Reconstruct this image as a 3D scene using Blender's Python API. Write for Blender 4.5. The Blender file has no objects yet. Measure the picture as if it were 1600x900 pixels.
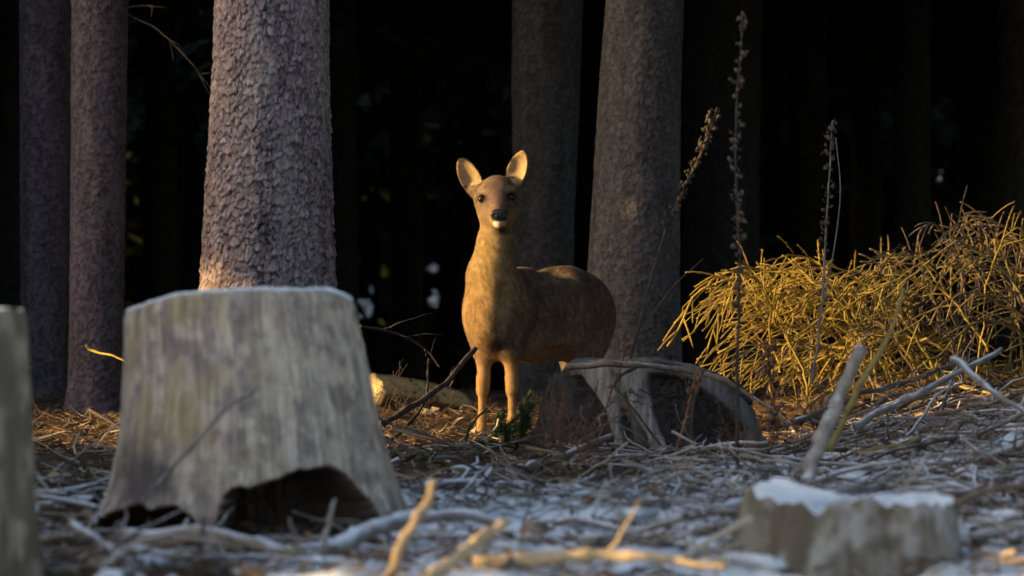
import bpy, math, random
import numpy as np
from mathutils import Vector

random.seed(7)
RNG = np.random.default_rng(11)
SC = bpy.context.scene
COL = SC.collection
R = math.radians

# ------------------------------------------------------------------ camera
CAM_Z = 0.60
FPX = 5404.0                      # focal length in pixels of a 1600 px wide frame
cam = bpy.data.cameras.new('camera')
cam.sensor_width = 36.0
cam.lens = 36.0 * FPX / 1600.0
cam.clip_start = 0.1
cam.clip_end = 2000.0
cam.dof.use_dof = True
cam.dof.focus_distance = 13.55
cam.dof.aperture_fstop = 3.6
cam_ob = bpy.data.objects.new('camera', cam)
cam_ob.location = (0, 0, CAM_Z)
cam_ob.rotation_euler = (R(90), 0, 0)
COL.objects.link(cam_ob)
SC.camera = cam_ob

# ------------------------------------------------------------------ sky and sun
SUN_EL = R(11)
TO_SUN = Vector((-0.985, -0.17, 0)).normalized()
world = bpy.data.worlds.new('World')
SC.world = world
world.use_nodes = True
nt = world.node_tree
sky = nt.nodes.new('ShaderNodeTexSky')
sky.sky_type = 'NISHITA'
sky.sun_disc = False
sky.sun_elevation = SUN_EL
sky.sun_rotation = math.atan2(TO_SUN.x, TO_SUN.y)
sky.altitude = 200
sky.air_density = 1.0
sky.dust_density = 2.5
sky.ozone_density = 1.2
bg = nt.nodes['Background']
bg.inputs['Strength'].default_value = 0.15
nt.links.new(sky.outputs['Color'], bg.inputs['Color'])
sun = bpy.data.lights.new('sun', 'SUN')
sun.energy = 3.0
sun.angle = R(0.5)
sun.color = (1.0, 0.66, 0.25)
sun_ob = bpy.data.objects.new('sun', sun)
to_sun = Vector((TO_SUN.x * math.cos(SUN_EL), TO_SUN.y * math.cos(SUN_EL), math.sin(SUN_EL)))
sun_ob.rotation_euler = to_sun.to_track_quat('Z', 'Y').to_euler()
sun_ob.location = to_sun * 50
COL.objects.link(sun_ob)
SC.view_settings.view_transform = 'Standard'
SC.view_settings.look = 'None'
SC.view_settings.exposure = 1.62
SC.view_settings.gamma = 1.0
SC.render.engine = 'CYCLES'
SC.cycles.use_denoising = True
SC.cycles.max_bounces = 6
SC.cycles.transparent_max_bounces = 4


# ------------------------------------------------------------------ numpy noise
def _h(ix, iy, iz, seed):
    n = (ix.astype(np.int64) * 374761393 + iy.astype(np.int64) * 668265263 + iz.astype(np.int64) * 2147483647 + seed * 1274126177) & 0xFFFFFFFF
    n = ((n ^ (n >> 13)) * 1274126177) & 0xFFFFFFFF
    n = ((n ^ (n >> 16)) * 2246822519) & 0xFFFFFFFF
    return ((n ^ (n >> 15)) & 0xFFFFFF) / float(0xFFFFFF)


def vnoise(x, y, z=None, seed=0):
    x = np.asarray(x, float); y = np.asarray(y, float)
    z = np.zeros_like(x) if z is None else np.asarray(z, float)
    ix, iy, iz = np.floor(x), np.floor(y), np.floor(z)
    fx, fy, fz = x - ix, y - iy, z - iz
    fx = fx * fx * (3 - 2 * fx); fy = fy * fy * (3 - 2 * fy); fz = fz * fz * (3 - 2 * fz)
    out = 0
    for dx in (0, 1):
        wx = fx if dx else 1 - fx
        for dy in (0, 1):
            wy = fy if dy else 1 - fy
            for dz in (0, 1):
                wz = fz if dz else 1 - fz
                out = out + _h(ix + dx, iy + dy, iz + dz, seed) * wx * wy * wz
    return out


def fbm(x, y, z=None, seed=0, octs=4):
    s, a, t = 0, 1.0, 0
    f = 1.0
    for k in range(octs):
        s = s + a * vnoise(np.asarray(x) * f, np.asarray(y) * f, None if z is None else np.asarray(z) * f, seed + k * 17)
        t += a; a *= 0.5; f *= 2.03
    return s / t


def sstep(a, b, x):
    t = np.clip((np.asarray(x, float) - a) / (b - a), 0, 1)
    return t * t * (3 - 2 * t)


# ------------------------------------------------------------------ places
def at(px, py, d):
    """the world point seen at pixel (px, py) of the 1600x900 photograph, d metres ahead"""
    return np.array([(px - 800) / FPX * d, d, CAM_Z + (450 - py) / FPX * d])


def ground_z(x, y):
    x = np.asarray(x, float); y = np.asarray(y, float)
    z = 0.055 * (fbm(x * 0.9, y * 0.9, seed=3, octs=3) - 0.5)
    z = z + 0.035 * (fbm(x * 4, y * 4, seed=5, octs=3) - 0.5)
    z = z + 0.16 * sstep(0.75, 2.0, x) * sstep(8.6, 11.0, y) * (1 - sstep(17, 22, y))
    z = z + 0.05 * np.exp(-((x + 0.55) ** 2 / 0.5 + (y - 15.2) ** 2 / 0.6))
    z = z - 0.9 * sstep(19, 40, y) + 0.4 * (fbm(x * .12, y * .12, seed=9) - .5) * sstep(6, 30, np.hypot(x, y - 12))
    z = z - .04 * np.exp(-((x + .68) / .5) ** 2 - ((y - 8.25) / .45) ** 2)
    z = z - .12 * np.exp(-((x - .74) / .40) ** 2 - ((y - 6.9) / .42) ** 2)
    z = z + .11 * np.clip(y - 70, 0, 190)
    z = z + .055 * (sstep(.40, .68, fbm(x * 6.5, y * 6.5, seed=22, octs=4)) - .40) * (1 - sstep(11.4, 12.8, y)) * sstep(5, 6, y)
    flat = np.exp(-(((x - 0.1) / 0.55) ** 2 + ((y - 14.0) / 0.55) ** 2) ** 2)
    return z * (1 - flat)


def gz(x, y):
    return float(ground_z(np.array([x]), np.array([y]))[0])


# ------------------------------------------------------------------ mesh helpers
class MB:
    """collects vertices, quads, triangles and optional vertex colours for ONE mesh"""

    def __init__(self):
        self.v = []; self.q = []; self.t = []; self.c = []; self.n = 0

    def add(self, v, q=None, t=None, c=None):
        v = np.asarray(v, float).reshape(-1, 3)
        if q is not None and len(q): self.q.append(np.asarray(q, int).reshape(-1, 4) + self.n)
        if t is not None and len(t): self.t.append(np.asarray(t, int).reshape(-1, 3) + self.n)
        self.v.append(v)
        if c is not None:
            c = np.asarray(c, float)
            self.c.append(np.broadcast_to(c, (len(v), 3)))
        self.n += len(v)
        return self

    def mesh(self, name, mat, smooth=True, origin=(0, 0, 0)):
        v = np.concatenate(self.v) - np.asarray(origin, float)
        q = np.concatenate(self.q) if self.q else np.zeros((0, 4), int)
        t = np.concatenate(self.t) if self.t else np.zeros((0, 3), int)
        me = bpy.data.meshes.new(name)
        me.vertices.add(len(v)); me.vertices.foreach_set('co', v.ravel())
        loops = np.concatenate([q.ravel(), t.ravel()])
        me.loops.add(len(loops)); me.loops.foreach_set('vertex_index', loops.astype(np.int32))
        me.polygons.add(len(q) + len(t))
        ls = np.concatenate([np.arange(len(q)) * 4, len(q) * 4 + np.arange(len(t)) * 3])
        me.polygons.foreach_set('loop_start', ls.astype(np.int32))
        me.polygons.foreach_set('use_smooth', np.full(len(q) + len(t), smooth))
        if self.c:
            c = np.concatenate(self.c)
            a = me.color_attributes.new('Col', 'FLOAT_COLOR', 'POINT')
            a.data.foreach_set('color', np.c_[c, np.ones(len(c))].ravel())
        me.update(); me.validate()
        me.materials.append(mat)
        return me

    def build(self, name, mat, parent=None, smooth=True, origin=None):
        if origin is None:
            origin = parent.location if parent is not None else (0, 0, 0)
        ob = bpy.data.objects.new(name, self.mesh(name, mat, smooth, origin))
        if parent is None: ob.location = origin
        else: ob.parent = parent
        COL.objects.link(ob)
        return ob


def tag(o, label=None, cat=None, group=None, kind=None):
    if label: o['label'] = label
    if cat: o['category'] = cat
    if group: o['group'] = group
    if kind: o['kind'] = kind
    return o


def thing(name, loc, label, cat, group=None):
    o = bpy.data.objects.new(name, None)
    o.empty_display_size = 0.1
    o.location = tuple(float(a) for a in loc)
    COL.objects.link(o)
    return tag(o, label, cat, group)


def catmull(P, n):
    P = np.asarray(P, float)
    if len(P) == 2:
        s = np.linspace(0, 1, n)[:, None]
        return P[0] * (1 - s) + P[1] * s
    Q = np.vstack([2 * P[0] - P[1], P, 2 * P[-1] - P[-2]])
    out = []
    for s in np.linspace(0, len(P) - 1 - 1e-9, n):
        i = int(s); t = s - i
        p0, p1, p2, p3 = Q[i:i + 4]
        out.append(.5 * (2 * p1 + (p2 - p0) * t + (2 * p0 - 5 * p1 + 4 * p2 - p3) * t * t + (3 * p1 - p0 - 3 * p2 + p3) * t ** 3))
    return np.array(out)


def tube(mb, P, rad, sides=6, col=None, caps=True, rough=0.0, seed=0):
    P = np.asarray(P, float); n = len(P)
    rad = np.broadcast_to(np.asarray(rad, float), (n,))
    T = np.gradient(P, axis=0); T /= np.linalg.norm(T, axis=1)[:, None] + 1e-12
    ref = np.array([0, 0, 1.0]) if abs(T[:, 2]).mean() < .8 else np.array([1.0, 0, 0])
    A = np.cross(T, ref); A /= np.linalg.norm(A, axis=1)[:, None] + 1e-12
    B = np.cross(A, T)
    th = np.arange(sides) / sides * 2 * np.pi
    rr = rad[:, None] * np.ones((1, sides))
    if rough:
        rr = rr * (1 + rough * (RNG.random((n, sides)) - .5) * 2)
    V = P[:, None] + rr[..., None] * (np.cos(th)[None, :, None] * A[:, None] + np.sin(th)[None, :, None] * B[:, None])
    i = np.arange(n - 1)[:, None] * sides; j = np.arange(sides)[None]; j2 = (j + 1) % sides
    q = np.stack([i + j, i + sides + j, i + sides + j2, i + j2], -1).reshape(-1, 4)
    V = V.reshape(-1, 3); t = []
    if caps:
        V = np.vstack([V, P[0], P[-1]])
        k = n * sides
        for a in range(sides):
            b = (a + 1) % sides
            t.append((k, a, b)); t.append((k + 1, (n - 1) * sides + b, (n - 1) * sides + a))
    mb.add(V, q, t, col)


def revolve(mb, rows, cols, fn, col=None, closed=True):
    """grid surface from fn(row index array, col index array) -> points"""
    q = []
    i = np.arange(rows - 1)[:, None]; j = np.arange(cols if closed else cols - 1)[None]
    j2 = (j + 1) % cols
    q = np.stack([i * cols + j, i * cols + j2, (i + 1) * cols + j2, (i + 1) * cols + j], -1).reshape(-1, 4)
    mb.add(fn, q, None, col)


# ------------------------------------------------------------------ materials
def new_mat(name, rough=0.85, spec=0.25):
    m = bpy.data.materials.new(name); m.use_nodes = True
    n = m.node_tree.nodes; b = n['Principled BSDF']
    b.inputs['Roughness'].default_value = rough
    b.inputs['Specular IOR Level'].default_value = spec
    return m, m.node_tree, b


def node(t, kind, **kw):
    n = t.nodes.new(kind)
    for k, v in kw.items():
        if k in n.inputs: n.inputs[k].default_value = v
        else: setattr(n, k, v)
    return n


def noise(t, scale, detail=5, rough=.6, stretch=(1, 1, 1), coords='Object', dist=0.0):
    tc = node(t, 'ShaderNodeTexCoord'); mp = node(t, 'ShaderNodeMapping')
    mp.inputs['Scale'].default_value = stretch
    t.links.new(tc.outputs[coords], mp.inputs['Vector'])
    nz = node(t, 'ShaderNodeTexNoise')
    nz.inputs['Scale'].default_value = scale; nz.inputs['Detail'].default_value = detail
    nz.inputs['Roughness'].default_value = rough; nz.inputs['Distortion'].default_value = dist
    t.links.new(mp.outputs['Vector'], nz.inputs['Vector'])
    return nz.outputs['Fac']


def ramp(t, fac, stops):
    r = node(t, 'ShaderNodeValToRGB'); e = r.color_ramp.elements
    while len(e) < len(stops): e.new(.5)
    for k, (p, c) in enumerate(stops):
        e[k].position = p; e[k].color = (*c, 1) if len(c) == 3 else c
    t.links.new(fac, r.inputs['Fac'])
    return r.outputs['Color']


def mixc(t, fac, a, b, mode='MIX'):
    m = node(t, 'ShaderNodeMix'); m.data_type = 'RGBA'; m.blend_type = mode
    for s, k in ((fac, 0), (a, 6), (b, 7)):
        if isinstance(s, (int, float)): m.inputs[k].default_value = s
        elif isinstance(s, tuple): m.inputs[k].default_value = (*s, 1)
        else: t.links.new(s, m.inputs[k])
    return m.outputs[2]


def math_n(t, op, a, b=0.0, clamp=False):
    m = node(t, 'ShaderNodeMath'); m.operation = op; m.use_clamp = clamp
    for s, k in ((a, 0), (b, 1)):
        if isinstance(s, (int, float)): m.inputs[k].default_value = s
        else: t.links.new(s, m.inputs[k])
    return m.outputs[0]


def bump(t, b, h, strength, dist):
    bn = node(t, 'ShaderNodeBump'); bn.inputs['Strength'].default_value = strength; bn.inputs['Distance'].default_value = dist
    t.links.new(h, bn.inputs['Height']); t.links.new(bn.outputs['Normal'], b.inputs['Normal'])


def frost_fac(t, lo, hi, scale=9):
    """frost settles on what faces up, broken by noise"""
    g = node(t, 'ShaderNodeNewGeometry'); s = node(t, 'ShaderNodeSeparateXYZ')
    t.links.new(g.outputs['Normal'], s.inputs[0])
    nz = noise(t, scale, 4, .6, coords='Object')
    a = math_n(t, 'ADD', s.outputs['Z'], math_n(t, 'MULTIPLY', math_n(t, 'SUBTRACT', nz, .5), 1.6))
    mr = node(t, 'ShaderNodeMapRange'); mr.inputs['From Min'].default_value = lo; mr.inputs['From Max'].default_value = hi
    t.links.new(a, mr.inputs['Value'])
    return mr.outputs['Result']


FROST = (0.68, 0.68, 0.72)


def mat_wood(name, stops, scale=14, stretch=(1, 1, .25), frost=None, rough=.85, bscale=60, bs=.4, vary=True):
    m, t, b = new_mat(name, rough)
    c = ramp(t, noise(t, scale, 6, .65, stretch), stops)
    if vary:
        oi = node(t, 'ShaderNodeObjectInfo')
        v = ramp(t, oi.outputs['Random'], [(0, (.6, .6, .62)), (1, (1.15, 1.1, 1.05))])
        c = mixc(t, 1.0, c, v, 'MULTIPLY')
    if frost:
        c = mixc(t, frost_fac(t, *frost), c, FROST)
    t.links.new(c, b.inputs['Base Color'])
    bump(t, b, noise(t, bscale, 5, .7, stretch), bs, .004)
    return m


def mat_attr(name, rough=.85, spec=.2, vary=.35, vscale=40, stretch=(1, 1, 1), bscale=120, bs=.4, bd=.003, frost=None):
    """base colour from the painted coat/wood colours, broken up by fine noise"""
    m, t, b = new_mat(name, rough, spec)
    at_ = node(t, 'ShaderNodeAttribute'); at_.attribute_name = 'Col'
    v = ramp(t, noise(t, vscale, 5, .7, stretch), [(.25, (1 - vary,) * 3), (.75, (1 + vary,) * 3)])
    c = mixc(t, 1.0, at_.outputs['Color'], v, 'MULTIPLY')
    if frost:
        c = mixc(t, frost_fac(t, *frost), c, FROST)
    t.links.new(c, b.inputs['Base Color'])
    bump(t, b, noise(t, bscale, 5, .7, stretch), bs, bd)
    return m


M = {}
M['bark'] = mat_attr('bark', .9, .15, .35, 60, (1, 1, .6), 220, .5, .003)
M['stump'] = mat_attr('weathered_stump_wood', .85, .2, .22, 55, (1, 1, .18), 130, .35, .003)
M['fur'] = mat_attr('deer_coat', .8, .12, .22, 130, (1, 1, 1), 420, .45, .002)
M['hair'] = mat_attr('deer_hair', .75, .12, .1, 60)
M['needle'] = mat_wood('spruce_needles', [(.3, (.012, .022, .010)), (.7, (.045, .065, .028))], 3, (1, 1, 1), bs=.1)
M['twig_dark'] = mat_wood('dark_twig_bark', [(.3, (.035, .028, .026)), (.7, (.12, .095, .085))], 25, (1, 1, 1))
M['stick_grey'] = mat_wood('weathered_stick', [(.3, (.15, .125, .11)), (.7, (.42, .37, .33))], 22, (1, 1, 1), frost=(.55, 1.0, 14))
M['stick_brown'] = mat_wood('brown_stick', [(.3, (.08, .055, .045)), (.7, (.26, .19, .14))], 22, (1, 1, 1), frost=(.75, 1.2, 14))
M['stick_pale'] = mat_wood('split_pale_wood', [(.3, (.34, .25, .15)), (.7, (.62, .48, .30))], 30, (1, 1, 1))
M['frosty'] = mat_wood('frosted_bark', [(.3, (.13, .11, .11)), (.7, (.34, .31, .31))], 18, (1, 1, 1), frost=(.15, .75, 10))
M['mat_sticks'] = mat_attr('frosted_small_branches', .9, .1, .35, 50, frost=(.62, 1.1, 12))
M['straw'] = mat_wood('dry_straw_stem', [(.3, (.23, .155, .030)), (.7, (.54, .395, .085))], 12, (1, 1, 1), bs=.2)
M['straw_dim'] = mat_wood('olive_shade_stem', [(.3, (.17, .13, .05)), (.7, (.36, .28, .10))], 12, (1, 1, 1), bs=.2)  # olive dry stems, also the shaded copy of straw in the heap
M['stalk'] = mat_wood('dead_stalk', [(.3, (.045, .034, .027)), (.7, (.14, .105, .080))], 20, (1, 1, 1))
M['stalk_pale'] = mat_wood('bleached_stalk', [(.3, (.20, .17, .14)), (.7, (.45, .40, .34))], 20, (1, 1, 1))
M['weed'] = mat_wood('dry_reddish_weed', [(.3, (.10, .05, .035)), (.7, (.26, .14, .08))], 20, (1, 1, 1))
M['green'] = mat_wood('fresh_spruce_needles', [(.3, (.025, .05, .018)), (.7, (.07, .11, .04))], 12, (1, 1, 1), bs=.1)
M['litter'] = mat_attr('needle_litter', .9, .1, .3, 40)
M['moss'] = mat_wood('moss', [(.3, (.035, .05, .015)), (.7, (.10, .13, .04))], 40, (1, 1, 1))
M['frost'] = mat_wood('hoar_frost', [(.3, (.60, .61, .64)), (.7, (.84, .85, .88))], 40, (1, 1, 1), rough=.6, vary=False)
m, t, b = new_mat('deer_eye', .08, .6); b.inputs['Base Color'].default_value = (.008, .006, .005, 1); M['eye'] = m
nzf = noise(t, 30); t.links.new(ramp(t, nzf, [(.3, (.006, .004, .003)), (.7, (.016, .010, .007))]), b.inputs['Base Color'])
m, t, b = new_mat('deer_nose', .35, .45); t.links.new(ramp(t, noise(t, 220), [(.3, (.008, .007, .008)), (.7, (.03, .026, .028))]), b.inputs['Base Color'])
bump(t, b, noise(t, 500), .5, .001); M['nose'] = m
m, t, b = new_mat('hoof_horn', .5, .35); t.links.new(ramp(t, noise(t, 90), [(.3, (.012, .010, .009)), (.7, (.045, .038, .034))]), b.inputs['Base Color']); M['hoof'] = m

# ground: dark forest litter, mossy and needle-brown patches, old frost where attribute 'Col' red says the clearing is open
m, t, b = new_mat('forest_ground', .95, .1)
at_ = node(t, 'ShaderNodeAttribute'); at_.attribute_name = 'Col'
sp = node(t, 'ShaderNodeSeparateColor'); t.links.new(at_.outputs['Color'], sp.inputs[0])
lit = ramp(t, noise(t, 9, 8, .75), [(.30, (.030, .020, .015)), (.5, (.085, .055, .035)), (.68, (.19, .125, .07))])
mossf = ramp(t, noise(t, 2.3, 4, .6), [(.56, (0, 0, 0)), (.66, (1, 1, 1))])
lit = mixc(t, math_n(t, 'MULTIPLY', mossf, .55), lit, (.05, .06, .022))
sn = math_n(t, 'ADD', noise(t, 5.0, 5, .58), math_n(t, 'MULTIPLY', math_n(t, 'SUBTRACT', sp.outputs[0], .5), .75))
snf = ramp(t, sn, [(.485, (0, 0, 0)), (.535, (1, 1, 1))])
t.links.new(mixc(t, snf, lit, (.84, .84, .86)), b.inputs['Base Color'])
bump(t, b, noise(t, 45, 7, .7), .5, .008)
M['ground'] = m

# ------------------------------------------------------------------ ground sheet
def graded(lo, hi, step, far, grow=1.28):
    core = np.arange(lo, hi + step / 2, step)
    out = []; s = step; a = hi
    while a < far: s *= grow; a += s; out.append(a)
    neg = []; s = step; a = lo
    while a > -far: s *= grow; a -= s; neg.append(a)
    return np.concatenate([np.array(neg[::-1]), core, np.array(out)])


def snow_cover(x, y):
    s = 1 - sstep(9.1, 11.0, y - 2.0 * sstep(0.1, 1.1, x))
    s = s * (0.35 + 0.65 * sstep(-1.0, 0.0, x)) + .12 * sstep(.6, 1.6, x) * (1 - sstep(13, 14.5, y))
    return np.clip(s, 0, 1)


xs = graded(-2.6, 2.6, .033, 500); ys = graded(5.5, 18.0, .035, 500)
X, Y = np.meshgrid(xs, ys)
Z = ground_z(X, Y)
near = ((np.abs(X) < 3.5) & (Y > 5) & (Y < 20))
lump = fbm(X * 6.5, Y * 6.5, seed=22, octs=4)
open_g = near * (1 - sstep(11.6, 12.8, Y))
Z = Z + near * .022 * (fbm(X * 13, Y * 13, seed=21, octs=3) - .5) + open_g * .03 * (fbm(X * 17, Y * 17, seed=23, octs=3) - .5)
gb = MB()
n0, n1 = X.shape
i = np.arange(n0 - 1)[:, None]; j = np.arange(n1 - 1)[None]
q = np.stack([i * n1 + j, i * n1 + j + 1, (i + 1) * n1 + j + 1, (i + 1) * n1 + j], -1).reshape(-1, 4)
sc_ = np.clip(snow_cover(X, Y) * .9 * (1 + open_g * 1.6 * (lump - .56)), 0, 1)
sc_ = np.maximum(sc_, sstep(66, 80, Y) * .42)
gb.add(np.stack([X, Y, Z], -1).reshape(-1, 3), q, None, np.stack([sc_, sc_, sc_], -1).reshape(-1, 3))
tag(gb.build('ground', M['ground']), 'forest floor of brown needle litter with patches of frost', None, None, 'structure')


# ------------------------------------------------------------------ bark
def bark_field(u, z, per, cu, cz, seed):
    """scaly plates: (height 0..1, plate tone 0..1) at arc length u (period per) and height z"""
    nu = max(3, int(round(per / cu))); cu = per / nu
    k1 = np.cos(u / per * 6.2832) * per / 6.2832; k2 = np.sin(u / per * 6.2832) * per / 6.2832
    wu = u + 1.05 * cu * (fbm(k1 / cu * .55, k2 / cu * .55, z / cz * .55, seed=seed + 5, octs=3) - .5) * 2
    wz = z + 1.3 * cz * (fbm(k1 / cu * .4 + 9, k2 / cu * .4, z / cz * .45, seed=seed + 6, octs=3) - .5) * 2
    a, b_ = wu / cu, wz / cz
    ia, ib = np.floor(a), np.floor(b_)
    f1 = np.full(u.shape, 9.0); f2 = f1.copy(); tone = np.zeros(u.shape); off = np.zeros(u.shape)
    for da in (-1, 0, 1):
        for db in (-1, 0, 1):
            ca, cb = ia + da, ib + db
            ka = np.mod(ca, nu)
            jx = _h(ka, cb, ka * 0, seed); jy = _h(ka, cb, ka * 0 + 1, seed)
            d = np.hypot(a - ca - .02 - .96 * jx, b_ - cb - .02 - .96 * jy)
            better = d < f1
            f2 = np.where(better, f1, np.minimum(f2, d))
            tone = np.where(better, _h(ka, cb, ka * 0 + 2, seed), tone)
            off = np.where(better, b_ - cb - .02 - .96 * jy, off)
            f1 = np.where(better, d, f1)
    edge = sstep(0.0, .16, f2 - f1)
    fl = fbm(k1 / cu * 1.3, k2 / cu * 1.3, z / cz * .8, seed=seed + 7, octs=4)
    edge = 1 - (1 - edge) * sstep(.26, .46, fl)          # not every flake is parted from the next
    h = .25 + edge * (.15 + .40 * tone) - .55 * off + .5 * (fl - .5)
    return np.clip(h, -.4, 1.3), tone, edge


def trunk_mesh(name, rz, z_lo, z_fine0, z_fine1, z_top, lean, cu, cz, depth, cell, cdark, clight, seed, tint=None):
    """trunk along z, rz(z) radius, lean(z) -> (x, y) centre offset"""
    r0 = float(rz(np.array([max(z_fine0, .2)]))[0]); per = 2 * math.pi * r0
    cols = max(24, int(per / cell))
    zf = np.arange(z_fine0, z_fine1, cell)
    zz = np.concatenate([np.linspace(z_lo, z_fine0, 4)[:-1], zf, z_fine1 + (z_top - z_fine1) * np.linspace(0, 1, 14) ** 1.5])
    th = np.arange(cols) / cols * 2 * np.pi
    Zm, Tm = np.meshgrid(zz, th, indexing='ij')
    U = Tm / (2 * np.pi) * per
    h, tone, edge = bark_field(U, Zm, per, cu, cz, seed)
    big = fbm(np.cos(Tm) * 1.5 + 5, np.sin(Tm) * 1.5 + 5, Zm * 1.2, seed=seed + 40, octs=3) - .5
    rr = rz(zz)[:, None] * (1 + .10 * big) + depth * (h - .5) + depth * .6 * (fbm(U * 160, Zm * 160, seed=seed + 2, octs=2) - .5)
    lx, ly = lean(zz)
    V = np.stack([lx[:, None] + rr * np.cos(Tm), ly[:, None] + rr * np.sin(Tm), Zm], -1)
    lich = fbm(np.cos(Tm) * 3 + 2, np.sin(Tm) * 3, Zm * 3, seed=seed + 60, octs=4)
    fine = fbm(U * 210, Zm * 120, seed=seed + 3, octs=3) - .5
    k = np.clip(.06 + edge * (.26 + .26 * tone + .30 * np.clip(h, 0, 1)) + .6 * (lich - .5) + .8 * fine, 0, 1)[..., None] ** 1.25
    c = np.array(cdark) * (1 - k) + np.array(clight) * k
    if tint is not None: c = tint(c, Tm, Zm, lich)
    mb = MB(); rows = len(zz)
    revolve(mb, rows, cols, V.reshape(-1, 3), c.reshape(-1, 3))
    return mb


# crowns: boughs hung with needle sprays, shared by every tree of a kind
def crown_mesh(name, z0, z1, rmax, whorls, boughs, sprays, size, seed, shape=1.0):
    rg = np.random.default_rng(seed)
    mb = MB()
    V = []; Q = []
    k = 0
    for w in range(whorls):
        s = (w + rg.random() * .6) / whorls
        z = z0 + (z1 - z0) * s
        rad = rmax * (1 - s) ** .8 * (.8 + .3 * rg.random()) + .15
        for b_ in range(boughs):
            a = (b_ + rg.random() * .8) / boughs * 2 * np.pi + w * 2.4
            dirv = np.array([math.cos(a), math.sin(a), 0])
            L = rad * (.75 + .4 * rg.random())
            side = np.array([-dirv[1], dirv[0], 0])
            P = np.array([dirv * L * u + np.array([0, 0, z + .18 * L * u - .42 * L * u * u]) for u in np.linspace(0, 1, 5)])
            tube(mb, P, np.linspace(.03, .006, 5) * (.5 + L * .3), 3, (.06, .045, .035), caps=False)
            for q_ in range(sprays):
                u = .12 + .88 * rg.random() ** .7
                p = dirv * L * u + np.array([0, 0, z + .18 * L * u - .42 * L * u * u])
                d = dirv * (.5 + .5 * rg.random()) + side * rg.normal() * .8 + np.array([0, 0, -.25 - .6 * rg.random()])
                d /= np.linalg.norm(d)
                ln = size * (.6 + .8 * rg.random()); wd = ln * (.16 + .12 * rg.random())
                nrm = np.cross(d, rg.normal(size=3)); nrm /= np.linalg.norm(nrm)
                V += [p, p + d * ln * .45 + nrm * wd, p + d * ln, p + d * ln * .55 - nrm * wd]
                Q.append((k, k + 1, k + 2, k + 3)); k += 4
    mb.add(np.array(V), np.array(Q), None, (.05, .06, .03))
    mb.c = []
    return mb.mesh(name, M['needle'], False)


CROWN_HIGH = [crown_mesh('spruce_crown', 4.2, 15, 2.4, 24, 7, 60, .42, 100 + k) for k in range(2)]
CROWN_LOW = [crown_mesh('low_spruce_crown', 3.3, 14, 2.3, 24, 7, 80, .34, 120 + k) for k in range(2)]
CROWN_YOUNG = [crown_mesh('young_spruce_crown', .12, 5.2, 1.15, 20, 8, 42, .34, 140 + k) for k in range(2)]


def put_mesh(name, me, parent, loc=(0, 0, 0), rz=0, s=1.0):
    o = bpy.data.objects.new(name, me)
    o.parent = parent; o.location = loc; o.rotation_euler = (0, 0, rz); o.scale = (s, s, s)
    COL.objects.link(o)
    return o


def dead_branch(P, r0, mat, parent, twigs=4, seed=0, r1=.25, name='dead_branch', origin=None):
    rg = np.random.default_rng(seed)
    mb = MB(); C = catmull(P, 14)
    C = C + rg.normal(size=C.shape) * r0 * .35
    tube(mb, C, np.linspace(r0, r0 * r1, 14), 6, caps=True, rough=.12)
    for k in range(twigs):
        i = rg.integers(3, 12); d = C[i + 1] - C[i]; d /= np.linalg.norm(d)
        d = d * .7 + rg.normal(size=3) * np.array([.6, .25, .6]); d /= np.linalg.norm(d)
        L = np.linalg.norm(C[-1] - C[0]) * (.15 + .25 * rg.random())
        Pt = np.array([C[i] + d * L * s + np.array([0, 0, -.12 * L * s * s]) + rg.normal(size=3) * .02 * L for s in np.linspace(0, 1, 6)])
        tube(mb, Pt, np.linspace(r0 * .45, r0 * .12, 6), 5)
    return mb.build(name, mat, parent, origin=origin)


def make_tree(name, px_prof, d, label, seed, crown, group=None, cu=.026, cz=.034, depth=.007, cell=.009,
              cd=(.045, .036, .036), cl=(.20, .165, .16), tint=None, height=16, base_flare=.10, branches=()):
    """px_prof: (py, left px, right px) rows of the trunk's outline in the photograph at distance d"""
    py = np.array([p[0] for p in px_prof], float)
    zc = CAM_Z + (450 - py) / FPX * d
    cx = np.array([(p[1] + p[2]) / 2 - 800 for p in px_prof]) / FPX * d
    rad = np.array([(p[2] - p[1]) / 2 for p in px_prof]) / FPX * d
    o = np.argsort(zc); zc, cx, rad = zc[o], cx[o], rad[o]
    slope = np.polyfit(zc, cx, 1)
    x0 = float(np.polyval(slope, 0.0)); g0 = gz(x0, d)
    rtop = rad[-1]; ztop = zc[-1]

    def rz(z):
        zz = np.asarray(z) + g0
        r = np.interp(zz, zc, rad)
        r = np.where(zz > ztop, rtop * np.clip(1 - (zz - ztop) / (height + 1 - ztop), .08, 1), r)
        return r + base_flare * np.exp(-np.clip(zz, 0, 9) / .12) * rad[0]

    def lean(z):
        zz = np.asarray(z) + g0
        x = np.interp(zz, zc, cx)
        x = np.where(zz > ztop, cx[-1] + slope[0] * (zz - ztop), x)
        x = np.where(zz < zc[0], cx[0] + slope[0] * (zz - zc[0]), x)
        return x - x0, np.zeros_like(zz)

    root = thing(name, (x0, d, g0), label, 'tree', group)
    vis_top = CAM_Z + 480 / FPX * d
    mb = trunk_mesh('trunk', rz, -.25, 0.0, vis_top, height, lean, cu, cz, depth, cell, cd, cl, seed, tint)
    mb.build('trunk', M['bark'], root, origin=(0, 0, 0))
    if crown is not None:
        put_mesh('crown', crown, root, (float(lean(np.array([8.0]))[0][0]), 0, 0), seed * 1.3, height / 16)
    for k, pts in enumerate(branches):
        o_ = np.array([x0, d, g0])
        dead_branch([at(px, py_, d - .05 * j) - o_ for j, (px, py_) in enumerate(pts)], .0065, M['twig_dark'], root, 4, seed * 10 + k, origin=(0, 0, 0))
    return root


def tint_front(c, T, Z, lich):
    w = np.clip(lich - .5, 0, 1)[..., None] * 1.6
    return c * (1 - w) + np.array((.27, .23, .19)) * w


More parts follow.
